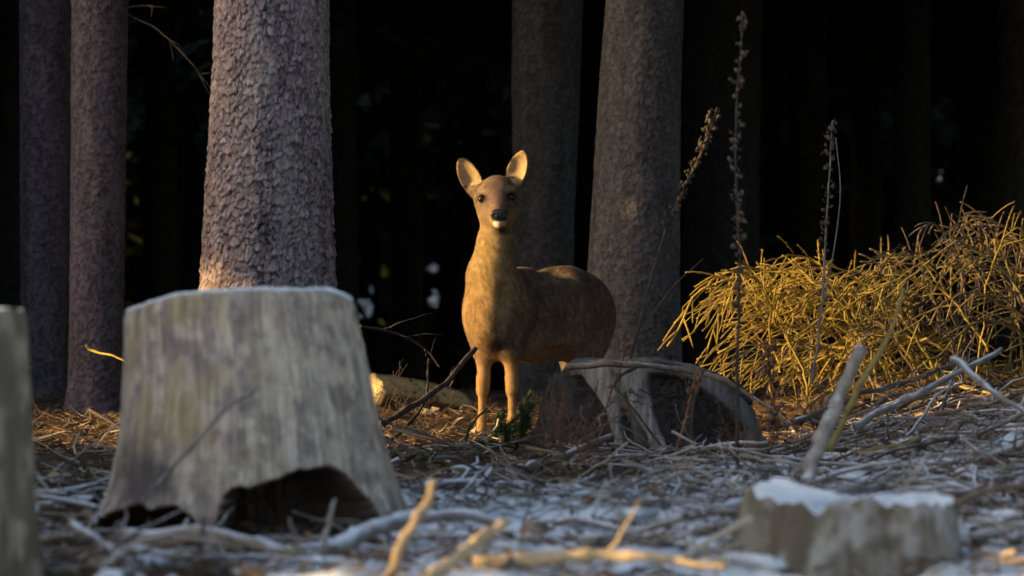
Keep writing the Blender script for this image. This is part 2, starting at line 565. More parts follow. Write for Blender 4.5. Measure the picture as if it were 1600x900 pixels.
# ------------------------------------------------------------------ trees in view
make_tree('spruce_tree', [(0, 337, 513), (100, 334, 514), (200, 329, 517), (300, 322, 520), (380, 317, 523), (450, 312, 527), (560, 304, 538), (700, 285, 560)],
          12.3, 'thick scaly barked spruce trunk rising right behind the large sawn stump', 31, CROWN_HIGH[0],
          cu=.025, cz=.030, cd=(.022, .017, .019), cl=(.42, .325, .335), cell=.0055, depth=.012, tint=tint_front)
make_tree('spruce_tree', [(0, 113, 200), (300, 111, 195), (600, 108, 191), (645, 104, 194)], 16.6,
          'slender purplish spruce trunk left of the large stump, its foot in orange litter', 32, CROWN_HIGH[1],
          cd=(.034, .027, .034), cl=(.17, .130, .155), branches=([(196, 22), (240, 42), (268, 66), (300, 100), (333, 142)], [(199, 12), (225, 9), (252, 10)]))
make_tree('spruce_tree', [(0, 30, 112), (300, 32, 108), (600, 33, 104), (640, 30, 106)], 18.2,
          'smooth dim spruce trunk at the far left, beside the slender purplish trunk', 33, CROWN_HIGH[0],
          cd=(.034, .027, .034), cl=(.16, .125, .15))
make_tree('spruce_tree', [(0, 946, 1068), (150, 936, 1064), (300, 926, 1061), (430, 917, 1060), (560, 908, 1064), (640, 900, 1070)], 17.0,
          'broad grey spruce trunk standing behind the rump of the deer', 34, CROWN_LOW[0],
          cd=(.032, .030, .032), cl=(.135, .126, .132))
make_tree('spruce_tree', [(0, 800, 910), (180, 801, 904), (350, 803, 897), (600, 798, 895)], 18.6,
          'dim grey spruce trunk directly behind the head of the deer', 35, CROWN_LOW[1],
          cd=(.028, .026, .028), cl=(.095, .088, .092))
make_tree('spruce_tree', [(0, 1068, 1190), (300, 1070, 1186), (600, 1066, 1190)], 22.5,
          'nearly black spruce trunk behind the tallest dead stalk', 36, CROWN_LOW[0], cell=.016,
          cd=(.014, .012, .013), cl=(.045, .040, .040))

deep = []
for k, (px, d, w) in enumerate([(528, 25, .28), (634, 31, .30), (742, 37, .30), (250, 27, .26), (1262, 28, .32), (1352, 34, .3), (1425, 25, .28),
                                (1530, 31, .34), (1590, 22, .25), (10, 24, .3), (292, 38, .36), (600, 44, .3), (705, 48, .3), (925, 30, .28), (1120, 42, .35)]):
    hw = w / 2 / d * FPX
    deep.append((k, px, d, hw))
for k, px, d, hw in deep:
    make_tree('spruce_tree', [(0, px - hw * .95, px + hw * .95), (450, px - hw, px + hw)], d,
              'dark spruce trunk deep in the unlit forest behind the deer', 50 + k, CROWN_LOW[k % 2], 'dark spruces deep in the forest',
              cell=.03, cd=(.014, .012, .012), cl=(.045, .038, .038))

# trees that stand outside the picture: the forest round the clearing, plus rows added to close off the sky and shade the glade
PLAIN = None


def plain_tree(x, y, kind, s, label, group, seed):
    global PLAIN
    if PLAIN is None:
        mb = MB(); zz = np.array([-.2, 0, .15, .5, 2, 4, 7, 10, 13, 15.5])
        r = np.array([.30, .27, .21, .18, .165, .15, .12, .085, .045, .012])
        th = np.arange(20) / 20 * 2 * np.pi
        V = np.stack([r[:, None] * np.cos(th), r[:, None] * np.sin(th), zz[:, None] + 0 * th], -1)
        revolve(mb, 10, 20, V.reshape(-1, 3), (.11, .09, .085))
        PLAIN = mb.mesh('trunk', M['bark'])
        PLAIN_Y = None
    root = thing('spruce_tree', (x, y, gz(x, y)), label, 'tree', group)
    if kind == 'young':
        put_mesh('trunk', PLAIN, root, (0, 0, 0), seed, s * .34)
        put_mesh('crown', CROWN_YOUNG[seed % 2], root, (0, 0, 0), seed * 1.7, s)
    else:
        put_mesh('trunk', PLAIN, root, (0, 0, 0), seed, s)
        put_mesh('crown', (CROWN_LOW if kind == 'low' else CROWN_HIGH)[seed % 2], root, (0, 0, 0), seed * 1.7, s)
    return root


def beam(x, s):
    """y of the point at x whose distance across the sunbeam direction is s"""
    return (s + .17 * x) / .985


k = 0
# the forest edge behind the clearing and its depths (the sunbeam runs along its front)
for x in np.arange(-26, 27, 3.4):
    for row, s in enumerate((19.8, 23, 27, 32, 38)):
        xx = x + RNG.uniform(-1, 1); yy = beam(min(xx, 0), s) + RNG.uniform(-.8, .8)
        if abs(xx) < yy * .155 + (2.5 if row == 0 else .6) and yy < 30: continue
        if abs(xx) < yy * .155: continue
        plain_tree(xx, yy, 'low', .9 + .3 * RNG.random(), 'tall spruce of the closed forest beside the glade', 'spruces of the forest round the glade', k); k += 1
# unseen young thicket added at left; it keeps the low sun off the stumps and the frosty ground, with gaps for the beams
for s, x, sc in [(7.75, -6.5, .7), (7.6, -8.6, .6), (8.5, -7.2, .85), (9.3, -6.6, .9), (10.1, -8.0, .9), (8.0, -10.2, .75), (8.9, -9.4, .9), (9.7, -10.4, .9), (10.9, -6.4, .85), (11.4, -8.4, .55), (11.3, -10.6, .6),
                 (8.5, -11.8, .9), (10.4, -12.4, .9), (7.55, -12.2, .45), (11.85, -7.0, .40), (11.75, -5.6, .36), (6.02, -5.6, .60), (6.1, -7.6, .5), (5.3, -7.0, .9), (5.0, -9, .9),
                 (16.95, -6.4, .92), (17.6, -8.2, 1.0), (18.2, -6.0, 1.0), (17.2, -10.5, .9), (19.0, -7.6, 1.1), (20.0, -9, 1.2), (18.4, -12, 1.2), (21.0, -7, 1.2), (22.2, -10, 1.2), (23.2, -8, 1.2), (24.4, -11, 1.3),
                 (25.5, -9, 1.3), (27, -11, 1.3), (28.5, -9, 1.3), (30, -12, 1.3), (31.5, -10, 1.3), (33, -12, 1.3), (35, -11, 1.3), (37, -12, 1.3)]:
    plain_tree(x, beam(x, s), 'young', sc, 'bushy young spruce added out of view to shade the glade', 'unseen young spruces added to shade the glade', k); k += 1
# unseen spruces added on the right to block sky light from the deer's flank
for x, y in ((4.6, 15.5), (5.2, 12.2), (6.4, 9.0), (7.0, 14.0), (8.5, 11.0), (7.8, 6.0), (10, 8.5), (9.2, 3.0), (11.5, 5.5)):
    plain_tree(x, y, 'low', 1.0, 'tall spruce added out of view to block sky light from the right', 'unseen spruces blocking light from the right', k); k += 1
for x, y in ((4.0, 13.6), (4.6, 11.0), (5.2, 9.0)):
    plain_tree(x, y, 'young', .8, 'bushy young spruce added out of view to block sky light from the right', 'unseen young spruces blocking light from the right', k); k += 1
# unseen saplings added, crowns raised and flattened to shade part of the big trunk
for s, x, z0, w, h in ((12.3, -9.0, 2.36, .30, .17), (12.1, -10.5, 2.62, .26, .2)):
    r_ = plain_tree(x, beam(x, s), 'young', .6, 'slim bare spruce sapling with a small flat crown', 'unseen saplings shading the thick trunk', k); k += 1
    for c_ in r_.children:
        if c_.name.startswith('crown'): c_.location.z = z0; c_.scale = (w, w, h)
# unseen row added behind the camera to block the horizon sky
for x in np.arange(-24, 25, 4.2):
    plain_tree(x + RNG.uniform(-1, 1), -22 - RNG.uniform(0, 5), 'low', 1.0, 'tall spruce added behind the camera to block the low sky', 'unseen spruces behind the camera', k); k += 1

# the far wood: needles and twigs that close the view between the trunks
mbw = MB()
n = 70000
rg = np.random.default_rng(77)
yy = rg.uniform(40, 64, n); xx = rg.uniform(-.21, .21, n) * yy
z0 = ground_z(xx, yy)
zz = z0 + 11.0 * rg.random(n) ** 1.1
ln = rg.uniform(.2, .55, n); wd = ln * rg.uniform(.25, .42, n)
d = rg.normal(size=(n, 3)) * [1, .6, .8] + [0, 0, -.5]; d /= np.linalg.norm(d, axis=1)[:, None]
nr = np.cross(d, rg.normal(size=(n, 3))); nr /= np.linalg.norm(nr, axis=1)[:, None]
p = np.stack([xx, yy, zz], -1)
# a few chinks through which the bright frosty meadow beyond the wood shows
hx, hy = 800 + xx / yy * FPX, 450 - (zz - CAM_Z) / yy * FPX
open_ = np.zeros(n, bool)
for cx_, cy_, rx, ry in ((575, 466, 11, 26), (672, 462, 12, 15), (690, 455, 9, 12), (676, 402, 10, 12), (1476, 262, 4, 6), (605, 6, 6, 6), (1455, 362, 5, 5)):
    open_ |= ((hx - cx_) / (rx + 18)) ** 2 + ((hy - cy_) / (ry + 18)) ** 2 < 1
p, d, nr, ln, wd = p[~open_], d[~open_], nr[~open_], ln[~open_], wd[~open_]; n = len(p)
V = np.stack([p, p + d * (ln * .45)[:, None] + nr * wd[:, None], p + d * ln[:, None], p + d * (ln * .55)[:, None] - nr * wd[:, None]], 1)
mbw.add(V.reshape(-1, 3), np.arange(n * 4).reshape(-1, 4))
tag(mbw.build('far_wood', M['needle'], smooth=False), 'dark mass of spruce foliage closing the view between the trunks', None, None, 'stuff')

mbw = MB(); n = 14000; rg = np.random.default_rng(78)  # unseen wood added at left to keep the sun off the meadow
yy = rg.uniform(52, 150, n); yy = rg.uniform(36, 150, n); xx = -(yy * .16 + 4) - 55 * rg.random(n) ** 1.3; zz = ground_z(xx, yy) + 13 * rg.random(n)
d = rg.normal(size=(n, 3)) + [0, 0, -.4]; d /= np.linalg.norm(d, axis=1)[:, None]
nr = np.cross(d, rg.normal(size=(n, 3))); nr /= np.linalg.norm(nr, axis=1)[:, None]
ln = rg.uniform(.8, 2.0, n); wd = ln * .35; p = np.stack([xx, yy, zz], -1)
V = np.stack([p, p + d * (ln * .45)[:, None] + nr * wd[:, None], p + d * ln[:, None], p + d * (ln * .55)[:, None] - nr * wd[:, None]], 1)
mbw.add(V.reshape(-1, 3), np.arange(n * 4).reshape(-1, 4))
tag(mbw.build('far_wood', M['needle'], smooth=False), 'unseen spruce wood added to shade the far meadow', None, None, 'stuff')

# ------------------------------------------------------------------ the large sawn stump
D1 = 8.6


def stump_large():
    S = D1 / FPX
    c0 = np.array([(395 - 800) * S, D1, 0.0]); c0[2] = gz(c0[0], c0[1])
    root = thing('tree_stump', c0, 'large grey sawn tree stump with a frosted rim and a dark hollow at its foot', 'stump')
    prof = np.array([(452, 373, 178), (470, 373.5, 179), (500, 375, 181), (537, 380, 186), (580, 384, 190), (633, 387, 197), (690, 390, 205), (729, 392, 214), (765, 393, 224), (793, 393, 234), (830, 394, 249), (862, 394, 268)])
    zc = CAM_Z + (450 - prof[:, 0]) * S - c0[2]
    rows, cols = 150, 420
    th = np.arange(cols) / cols * 2 * np.pi              # 0 faces the camera, + to the right
    sx = np.sin(th)
    # height of the cut, lower to the left
    ztop = CAM_Z + (450 - np.interp(sx, [-1, -.74, -.45, -.25, .3, .8, .95, 1], [488, 472, 460, 455, 452, 453, 460, 468])) * S - c0[2]
    ztop = ztop + .0012 * np.sin(th * 9) + .0008 * np.sin(th * 23 + 1)
    u = np.linspace(0, 1, rows)[:, None]
    Zm = -.06 + (ztop[None] + .06) * u
    Tm = np.broadcast_to(th, Zm.shape)
    cx = np.interp(Zm, zc[::-1], prof[::-1, 1]); hw = np.interp(Zm, zc[::-1], prof[::-1, 2])
    px = cx + hw * np.sin(Tm); front = np.cos(Tm) > -.1
    py = 450 - (Zm + c0[2] - CAM_Z) / S
    # buttress ribs that widen towards the ground
    low = sstep(.42, .02, Zm)
    ribs = 1 + low * .035 * np.sin(Tm * 5 + .6) + .012 * np.sin(Tm * 11 + 2) * (.4 + low) + .010 * (fbm(Tm * 9, Zm * 2.2, seed=61) - .5) * 2
    fine = .005 * (fbm(Tm * 22, Zm * 9, seed=66, octs=4) - .5) * 2 + .005 * (fbm(Tm * 42, Zm * 5, seed=62, octs=4) - .5) * 2 + .0025 * (fbm(Tm * 120, Zm * 10, seed=63, octs=2) - .5)
    back = .72
    r = hw * S * ribs + fine
    # the hollows between the roots
    a1 = np.interp(px, [338, 352, 358, 366, 378, 392, 405, 420, 443, 480, 508, 533, 552, 568, 584, 600, 612], [900, 870, 800, 768, 753, 750, 757, 752, 740, 728, 726, 730, 740, 758, 778, 812, 880])
    a2 = np.interp(px, [150, 158, 185, 213, 235, 256, 285, 315, 330, 340], [870, 826, 803, 788, 784, 789, 785, 800, 830, 890])
    arch = np.minimum(a1, a2) + 5 * (fbm(px / 14, py / 30, seed=64, octs=2) - .5) * 2
    hole = sstep(-4, 5, py - arch) * front
    r = r - hole * (.15 + .06 * fbm(px / 10, py / 10, seed=65, octs=3))
    lip = np.exp(-((py - arch) / 7) ** 2) * front * (1 - hole)
    r = r + .004 * lip
    # rounded upper edge
    r = r - .010 * np.exp(-(ztop[None] - Zm) / .008)
    xo = (cx - 395) * S
    V = np.stack([xo + r * np.sin(Tm), -r * np.cos(Tm) * .92, Zm], -1)
    # colours of the weathered wood: grey with violet streaks, algae to the upper left
    wv = .35 * (fbm(Tm * 4, Zm * 7, seed=69, octs=3) - .5)
    st = fbm((Tm + wv) * 9, Zm * 4.5, seed=70, octs=5); st2 = fbm((Tm + wv) * 22, Zm * 8, seed=71, octs=5); bl = fbm(Tm * 5, Zm * 10, seed=72, octs=5)
    blot = fbm(Tm * 10, Zm * 28, seed=78, octs=4); crk = fbm((Tm + .3 * wv) * 15, Zm * 2.2, seed=79, octs=3)
    grey = np.array((.50, .405, .315)); viol = np.array((.25, .19, .20)); pale = np.array((.66, .57, .46)); alg = np.array((.43, .34, .17)); dark = np.array((.085, .07, .07))
    def mx(a, b, f): return a + (b - a) * f[..., None]
    c = np.broadcast_to(grey, V.shape).copy()
    c = mx(c, viol, sstep(.42, .72, st) * .6)
    c = mx(c, pale, sstep(.52, .74, st2) * .75)
    c = mx(c, viol * .75, sstep(.52, .72, blot) * .6)
    c = mx(c, pale * 1.05, sstep(.58, .72, 1 - blot) * .5)
    c = mx(c, np.array((.10, .08, .08)), np.exp(-((crk - .5) / .012) ** 2) * sstep(.45, .6, st2) * .75)
    c = mx(c, alg, sstep(.40, .66, bl) * sstep(.6, -.5, np.sin(Tm)) * sstep(.08, .34, Zm) * .7)
    dark_patch = np.exp(-(((px - 225) / 30) ** 2 + ((py - 735) / 60) ** 2)) + .8 * np.exp(-(((px - 268) / 22) ** 2 + ((py - 745) / 40) ** 2)) + .5 * np.exp(-(((px - 330) / 16) ** 2 + ((py - 770) / 60) ** 2))  # darker patches low on the left, beside the root
    c = mx(c, dark, np.clip(dark_patch * 1.1 * (.5 + fbm(px / 9, py / 22, seed=74, octs=3)), 0, .9) * front)
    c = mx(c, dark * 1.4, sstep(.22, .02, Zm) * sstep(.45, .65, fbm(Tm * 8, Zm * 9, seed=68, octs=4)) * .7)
    rot = np.array((.040, .024, .017))
    gr = fbm((Tm + .2 * wv) * 60, Zm * 3.5, seed=67, octs=3)
    c = c * (1 - .20 * sstep(.50, .36, gr) + .10 * sstep(.54, .66, gr))[..., None]
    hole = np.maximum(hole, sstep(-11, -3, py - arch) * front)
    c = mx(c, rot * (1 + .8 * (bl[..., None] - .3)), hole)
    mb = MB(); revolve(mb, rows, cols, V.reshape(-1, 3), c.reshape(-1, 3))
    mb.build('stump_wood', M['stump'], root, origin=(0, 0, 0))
    # sawn face with growth rings
    ring = V[-1]; cc = ring.mean(0)
    fs = np.linspace(1, 0.02, 40)[:, None, None]
    F = cc + (ring - cc)[None] * fs
    F[..., 2] += .004 * (fbm(F[..., 0] * 60, F[..., 1] * 14, seed=75, octs=3) - .5) - .012 * (1 - fs[..., 0]) 
    F[0] = ring
    rg_ = .5 + .5 * np.sin(fs[..., 0] * 150 + 2 * fbm(F[..., 0] * 12, F[..., 1] * 12, seed=76))
    fc = np.array((.40, .36, .32)) * (.75 + .4 * rg_[..., None]) + 0 * F
    mb = MB(); revolve(mb, 40, cols, F.reshape(-1, 3), fc.reshape(-1, 3))
    mb.build('cut_face', M['stump'], root, origin=(0, 0, 0))
    # hoar frost along the rim
    mb = MB(); lo = V[-3] ; nrm = V[-1] - cc; nrm[:, 2] = 0; nrm /= np.linalg.norm(nrm, axis=1)[:, None]
    fr = .0035 + .0035 * fbm(np.cos(th) * 16, np.sin(th) * 16, seed=77, octs=3)
    prof_a = np.linspace(-.6, math.pi + .1, 7)
    W = ring[None] + np.array([-.002])[:, None, None] * nrm[None] + np.cos(prof_a)[:, None, None] * fr[None, :, None] * nrm[None] * 1.3 + np.sin(prof_a)[:, None, None] * fr[None, :, None] * np.array([0, 0, 1.0]) 
    revolve(mb, 7, cols, W.reshape(-1, 3))
    mb.build('frost_rim', M['frost'], root, origin=(0, 0, 0))
    # crumbled rot inside the hollow
    mb = MB(); rg = np.random.default_rng(5)
    for k in range(150):
        px_ = rg.uniform(370, 595) if k % 4 else rg.uniform(175, 325)
        pt = np.array([(px_ - 395) * S, -.27 + .03 * rg.random(), rg.uniform(-.01, .05 + .03 * rg.random())])
        blob(mb, pt, rg.uniform(.008, .024), rg, 1, (.05, .033, .024))
    tag(mb.build('rotten_crumbs', M['litter'], root, origin=(0, 0, 0)), kind='stuff')


ICO = None


def blob(mb, p, r, rg, sub=1, col=None, squash=.6):
    """a small uneven lump"""
    global ICO
    if ICO is None:
        import bmesh
        ICO = {}
        for s in (1, 2, 3):
            bm = bmesh.new(); bmesh.ops.create_icosphere(bm, subdivisions=s, radius=1.0)
            ICO[s] = (np.array([v.co[:] for v in bm.verts]), np.array([[v.index for v in f.verts] for f in bm.faces])); bm.free()
    v, f = ICO[sub]
    n = v * (r * (1 + .28 * rg.normal(size=(len(v), 1)).clip(-1.5, 1.5)))
    a = rg.random() * 6.28; ca, sa = math.cos(a), math.sin(a)
    n = n * [1 + .5 * rg.random(), 1, squash]
    n = np.stack([n[:, 0] * ca - n[:, 1] * sa, n[:, 0] * sa + n[:, 1] * ca, n[:, 2]], -1)
    mb.add(n + p, None, f, col)


stump_large()

# ------------------------------------------------------------------ the broken low stump in front of the deer's hind legs
def stump_broken():
    d = 12.35; S = d / FPX
    c0 = np.array([(1010 - 800) * S, d, 0.0]); c0[2] = gz(c0[0], c0[1]) - .03
    root = thing('tree_stump', c0, 'low rotting stump with pale bare roots and black gaps in front of the deer', 'stump')
    rows, cols = 110, 420
    th = np.arange(cols) / cols * 2 * np.pi
    sx = np.sin(th)
    ztop = CAM_Z + (450 - np.interp(sx, [-1, -.93, -.75, -.6, .1, .5, .8, 1], [640, 590, 566, 560, 560, 572, 590, 618])) * S - c0[2]
    ztop = ztop + .012 * (fbm(np.cos(th) * 7, np.sin(th) * 7, seed=80, octs=3) - .5)
    u = np.linspace(0, 1, rows)[:, None]
    Zm = -.05 + (ztop[None] + .05) * u; Tm = np.broadcast_to(th, Zm.shape)
    uu = u + 0 * Zm
    hw = (154 + 46 * (1 - uu) ** 1.4) * S
    px = 1010 + hw / S * np.sin(Tm); py = 450 - (Zm + c0[2] - CAM_Z) / S
    front = sstep(-.2, .15, np.cos(Tm))
    # bare roots: left bark lobe, the two pale streaks in the middle, the slanting root to the right
    def ridge(pts, w):
        pts = np.array(pts, float)
        xc = np.interp(py, pts[:, 1], pts[:, 0]); ww = np.interp(py, pts[:, 1], pts[:, 2]) if pts.shape[1] > 2 else w
        return np.exp(-np.abs((px - xc) / ww) ** 2.4)
    wob = 9 * (fbm(px / 22, py / 30, seed=81, octs=3) - .5)
    px_keep = px; px = px + wob
    bark_l = ridge([(868, 560, 30), (862, 640, 36), (858, 720, 44)], 36)
    pale1 = ridge([(918, 560, 36), (940, 600, 29), (956, 640, 14), (962, 680, 9), (964, 720, 8)], 20)
    pale2 = ridge([(982, 560, 30), (990, 600, 24), (1002, 640, 18), (1020, 680, 14), (1036, 720, 14)], 16)
    green = ridge([(968, 620, 10), (990, 660, 16), (1000, 720, 22)], 14) * .6
    right = ridge([(1064, 560, 20), (1090, 590, 24), (1120, 612, 24), (1150, 640, 24), (1176, 672, 22), (1190, 720, 22)], 16)
    right2 = ridge([(1082, 600, 7), (1076, 650, 6), (1074, 700, 7)], 6) * .7
    top = sstep(.78, .97, uu) * .9
    solid = np.clip(np.maximum.reduce([bark_l, pale1, pale2, green, right, right2, top]), 0, 1)
    solid = sstep(.25, .7, solid)
    solid = 1 - (1 - solid) * front
    px = px_keep
    gapn = fbm(px / 7, py / 7, seed=82, octs=4)
    r = hw * (1 + .07 * np.clip(np.sin(Tm), 0, 1) * front) - (1 - solid) * (.020 + .034 * gapn) + .012 * (fbm(Tm * 16, Zm * 8, seed=83, octs=3) - .5) + .004 * (fbm(Tm * 60, Zm * 14, seed=84, octs=3) - .5)
    r = r + .022 * bark_l * front + .02 * bark_l * front * (fbm(Tm * 26, Zm * 22, seed=89, octs=4) - .5) * 2
    V = np.stack([r * np.sin(Tm), -r * np.cos(Tm) * .8, Zm], -1)
    st = fbm(Tm * 34, Zm * 6, seed=85, octs=4)[..., None]
    wood = np.array((.09, .075, .068)) * (1 - st) + np.array((.44, .395, .365)) * st
    barkc = (np.array((.026, .020, .016)) * (1 - st) + np.array((.125, .092, .074)) * st) * (.55 + .9 * fbm(Tm * 22, Zm * 30, seed=88, octs=4)[..., None])
    rot = np.array((.060, .044, .038)) * (.1 + 1.6 * gapn[..., None])
    dirty = np.array((.22, .18, .14)) * (.6 + .8 * st)
    isb = np.clip(bark_l * 1.3, 0, 1)[..., None]
    paleness = np.clip(np.maximum(pale1, pale2) * 1.2 + right * .75, 0, 1)[..., None]
    c = barkc * (1 - paleness) + wood * paleness
    c = c * (1 - isb) + barkc * isb
    c = c * (1 - .5 * (green[..., None])) + np.array((.10, .12, .06)) * .5 * green[..., None]
    c = rot * (1 - solid[..., None]) + c * solid[..., None]
    c = np.where((np.cos(Tm) < -.2)[..., None], barkc, c)
    mb = MB(); revolve(mb, rows, cols, V.reshape(-1, 3), c.reshape(-1, 3))
    mb.build('stump_wood', M['stump'], root, origin=(0, 0, 0))
    ring = V[-1]; cc = ring.mean(0) - [0, 0, .02]
    fs = np.linspace(1, .02, 30)[:, None, None]
    F = cc + (ring - cc)[None] * fs
    F[..., 2] += .03 * (fbm(F[..., 0] * 14, F[..., 1] * 14, seed=86, octs=4) - .5) * (1 - fs[..., 0] ** 6)
    mb = MB(); revolve(mb, 30, cols, F.reshape(-1, 3), np.array((.20, .17, .15)) * (.5 + fbm(F[..., 0] * 30, F[..., 1] * 30, seed=87, octs=3))[..., None].reshape(-1, 1))
    mb.build('broken_top', M['stump'], root, origin=(0, 0, 0))
    # rootlets hanging in the gaps
    mb = MB(); rg = np.random.default_rng(15)
    for k in range(420):
        px_ = rg.choice([rg.uniform(895, 945), rg.uniform(1018, 1068), rg.uniform(1080, 1165), rg.uniform(975, 1000)]); py_ = rg.uniform(600, 705)
        x = (px_ - 1010) * S; rr = 165 * S
        y = -math.sqrt(max(rr * rr - x * x, .01)) * .8 + rg.uniform(-.005, .06)
        z = CAM_Z + (450 - py_) * S - c0[2]
        dv = rg.normal(size=3) * [.7, .25, 1]; dv /= np.linalg.norm(dv); L = rg.uniform(.02, .09)
        P = np.array([np.array([x, y, z]) + dv * L * s + rg.normal(size=3) * .004 for s in np.linspace(0, 1, 4)])
        tube(mb, P, np.linspace(.0022, .0008, 4), 3, np.array((.09, .07, .06)) * rg.uniform(.5, 1.8), caps=False)
    tag(mb.build('rootlets', M['litter'], root, origin=(0, 0, 0)), kind='stuff')
    mb = MB()
    for k in range(60):
        a = rg.normal() * .35
        px_ = rg.choice([895 + rg.normal() * 12, 1010 + rg.normal() * 25]); 
        blob(mb, np.array([(px_ - 1010) * S, -.27 * .95 - rg.random() * .06, rg.uniform(0, .05)]), rg.uniform(.012, .03), rg, 2)
    mb.build('moss', M['moss'], root, origin=(0, 0, 0))


stump_broken()


def stump_plain(px, d, pytop, hw_px, label, seed, squash=.8, frost=True, tone=1.0, rag=.010):
    S = d / FPX
    x = (px - 800) * S; g0 = gz(x, d)
    root = thing('tree_stump', (x, d, g0), label, 'stump')
    H = CAM_Z + (450 - pytop) * S - g0
    rows, cols = 60, 160
    th = np.arange(cols) / cols * 2 * np.pi
    zt = H + rag * (fbm(np.cos(th) * 3 + 7, np.sin(th) * 3, seed=seed, octs=4) - .5) * 2
    u = np.linspace(0, 1, rows)[:, None]
    Zm = -.06 + (zt[None] + .06) * u; Tm = np.broadcast_to(th, Zm.shape)
    r = hw_px * S * (1 + .28 * (1 - u) ** 2 + .06 * np.sin(Tm * 5 + seed) * (1 - u)) + .02 * (fbm(Tm * 5, Zm * 6, seed=seed + 1) - .5) + .008 * (fbm(Tm * 25, Zm * 10, seed=seed + 2) - .5)
    r = r - .012 * np.exp(-(zt[None] - Zm) / .01)
    V = np.stack([r * np.sin(Tm), -r * np.cos(Tm) * squash, Zm], -1)
    st = fbm(Tm * 14, Zm * 5, seed=seed + 3)[..., None]; s2 = sstep(.42, .58, fbm(Tm * 6, Zm * 14, seed=seed + 4, octs=4))[..., None]
    c = (np.array((.14, .11, .08)) * (1 - st) + np.array((.42, .37, .30)) * st) * tone
    c = c * (1 - .7 * s2) + np.array((.085, .065, .042)) * .7 * s2
    s3 = sstep(.48, .70, fbm(Tm * 5 + 4, Zm * 12, seed=seed + 8, octs=4))[..., None]
    if rag > .02: c = c * (1 - .45 * s3) + np.array((.50, .49, .50)) * .45 * s3
    mb = MB(); revolve(mb, rows, cols, V.reshape(-1, 3), c.reshape(-1, 3))
    mb.build('stump_wood', M['stump'], root, origin=(0, 0, 0))
    ring = V[-1]; cc = ring.mean(0)
    fs = np.linspace(1, .02, 24)[:, None, None]
    F = cc + (ring - cc)[None] * fs; F[..., 2] += .012 * (fbm(F[..., 0] * 30, F[..., 1] * 30, seed=seed + 6) - .35) * (1 - fs[..., 0] ** 8)
    mb = MB(); revolve(mb, 24, cols, F.reshape(-1, 3), (.36, .32, .27))
    mb.build('cut_face', M['frost'] if frost else M['stump'], root, origin=(0, 0, 0))


stump_plain(1325, 7.5, 778, 172, 'low mossy stump with a frosted top in the bottom right corner', 91, .6, tone=.7, rag=.055)
stump_plain(-80, 7.0, 484, 122, 'tall grey stump cut off by the left edge of the picture', 95, .9)

# ------------------------------------------------------------------ the roe deer
def surface_nets(F, org, h):
    """quads of the zero level of F (negative inside)"""
    nx, ny, nz = F.shape
    ins = F < 0
    c = [F[a:nx - 1 + a, b:ny - 1 + b, c_:nz - 1 + c_] for a in (0, 1) for b in (0, 1) for c_ in (0, 1)]
    si = [ins[a:nx - 1 + a, b:ny - 1 + b, c_:nz - 1 + c_] for a in (0, 1) for b in (0, 1) for c_ in (0, 1)]
    cnt = sum(s.astype(int) for s in si)
    act = (cnt > 0) & (cnt < 8)
    idx = np.full(act.shape, -1); idx[act] = np.arange(act.sum())
    cv = np.stack([a[act] for a in c], -1)
    corners = np.array([(a, b, d) for a in (0, 1) for b in (0, 1) for d in (0, 1)], float)
    acc = np.zeros((len(cv), 3)); wsum = np.zeros(len(cv))
    for a in range(8):
        for b in range(a + 1, 8):
            if abs(corners[a] - corners[b]).sum() != 1: continue
            m = (cv[:, a] < 0) != (cv[:, b] < 0)
            t = np.where(m, cv[:, a] / np.where(m, cv[:, a] - cv[:, b], 1), 0)
            acc += m[:, None] * (corners[a] + t[:, None] * (corners[b] - corners[a])); wsum += m
    V = org + (np.argwhere(act) + acc / wsum[:, None]) * h
    Q = []
    for ax in range(3):
        sl0 = [slice(1, -1)] * 3; sl0[ax] = slice(0, -1)
        sl1 = [slice(1, -1)] * 3; sl1[ax] = slice(1, None)
        a, b = ins[tuple(sl0)], ins[tuple(sl1)]
        ch = np.argwhere(a != b)
        flip = a[tuple(ch.T)]
        base = ch + 1; base[:, ax] -= 1
        o1, o2 = [(1, 2), (2, 0), (0, 1)][ax]
        e1 = np.zeros(3, int); e1[o1] = 1; e2 = np.zeros(3, int); e2[o2] = 1
        g = lambda p: idx[p[:, 0], p[:, 1], p[:, 2]]
        q = np.stack([g(base - e1 - e2), g(base - e2), g(base), g(base - e1)], -1)
        q[~flip] = q[~flip][:, ::-1]
        Q.append(q)
    Q = np.concatenate(Q)
    return V, Q[(Q >= 0).all(1)]


FWD = np.array([-.6, -.8, 0.]); LEFT = np.array([.8, -.6, 0.]); UP = np.array([0, 0, 1.])


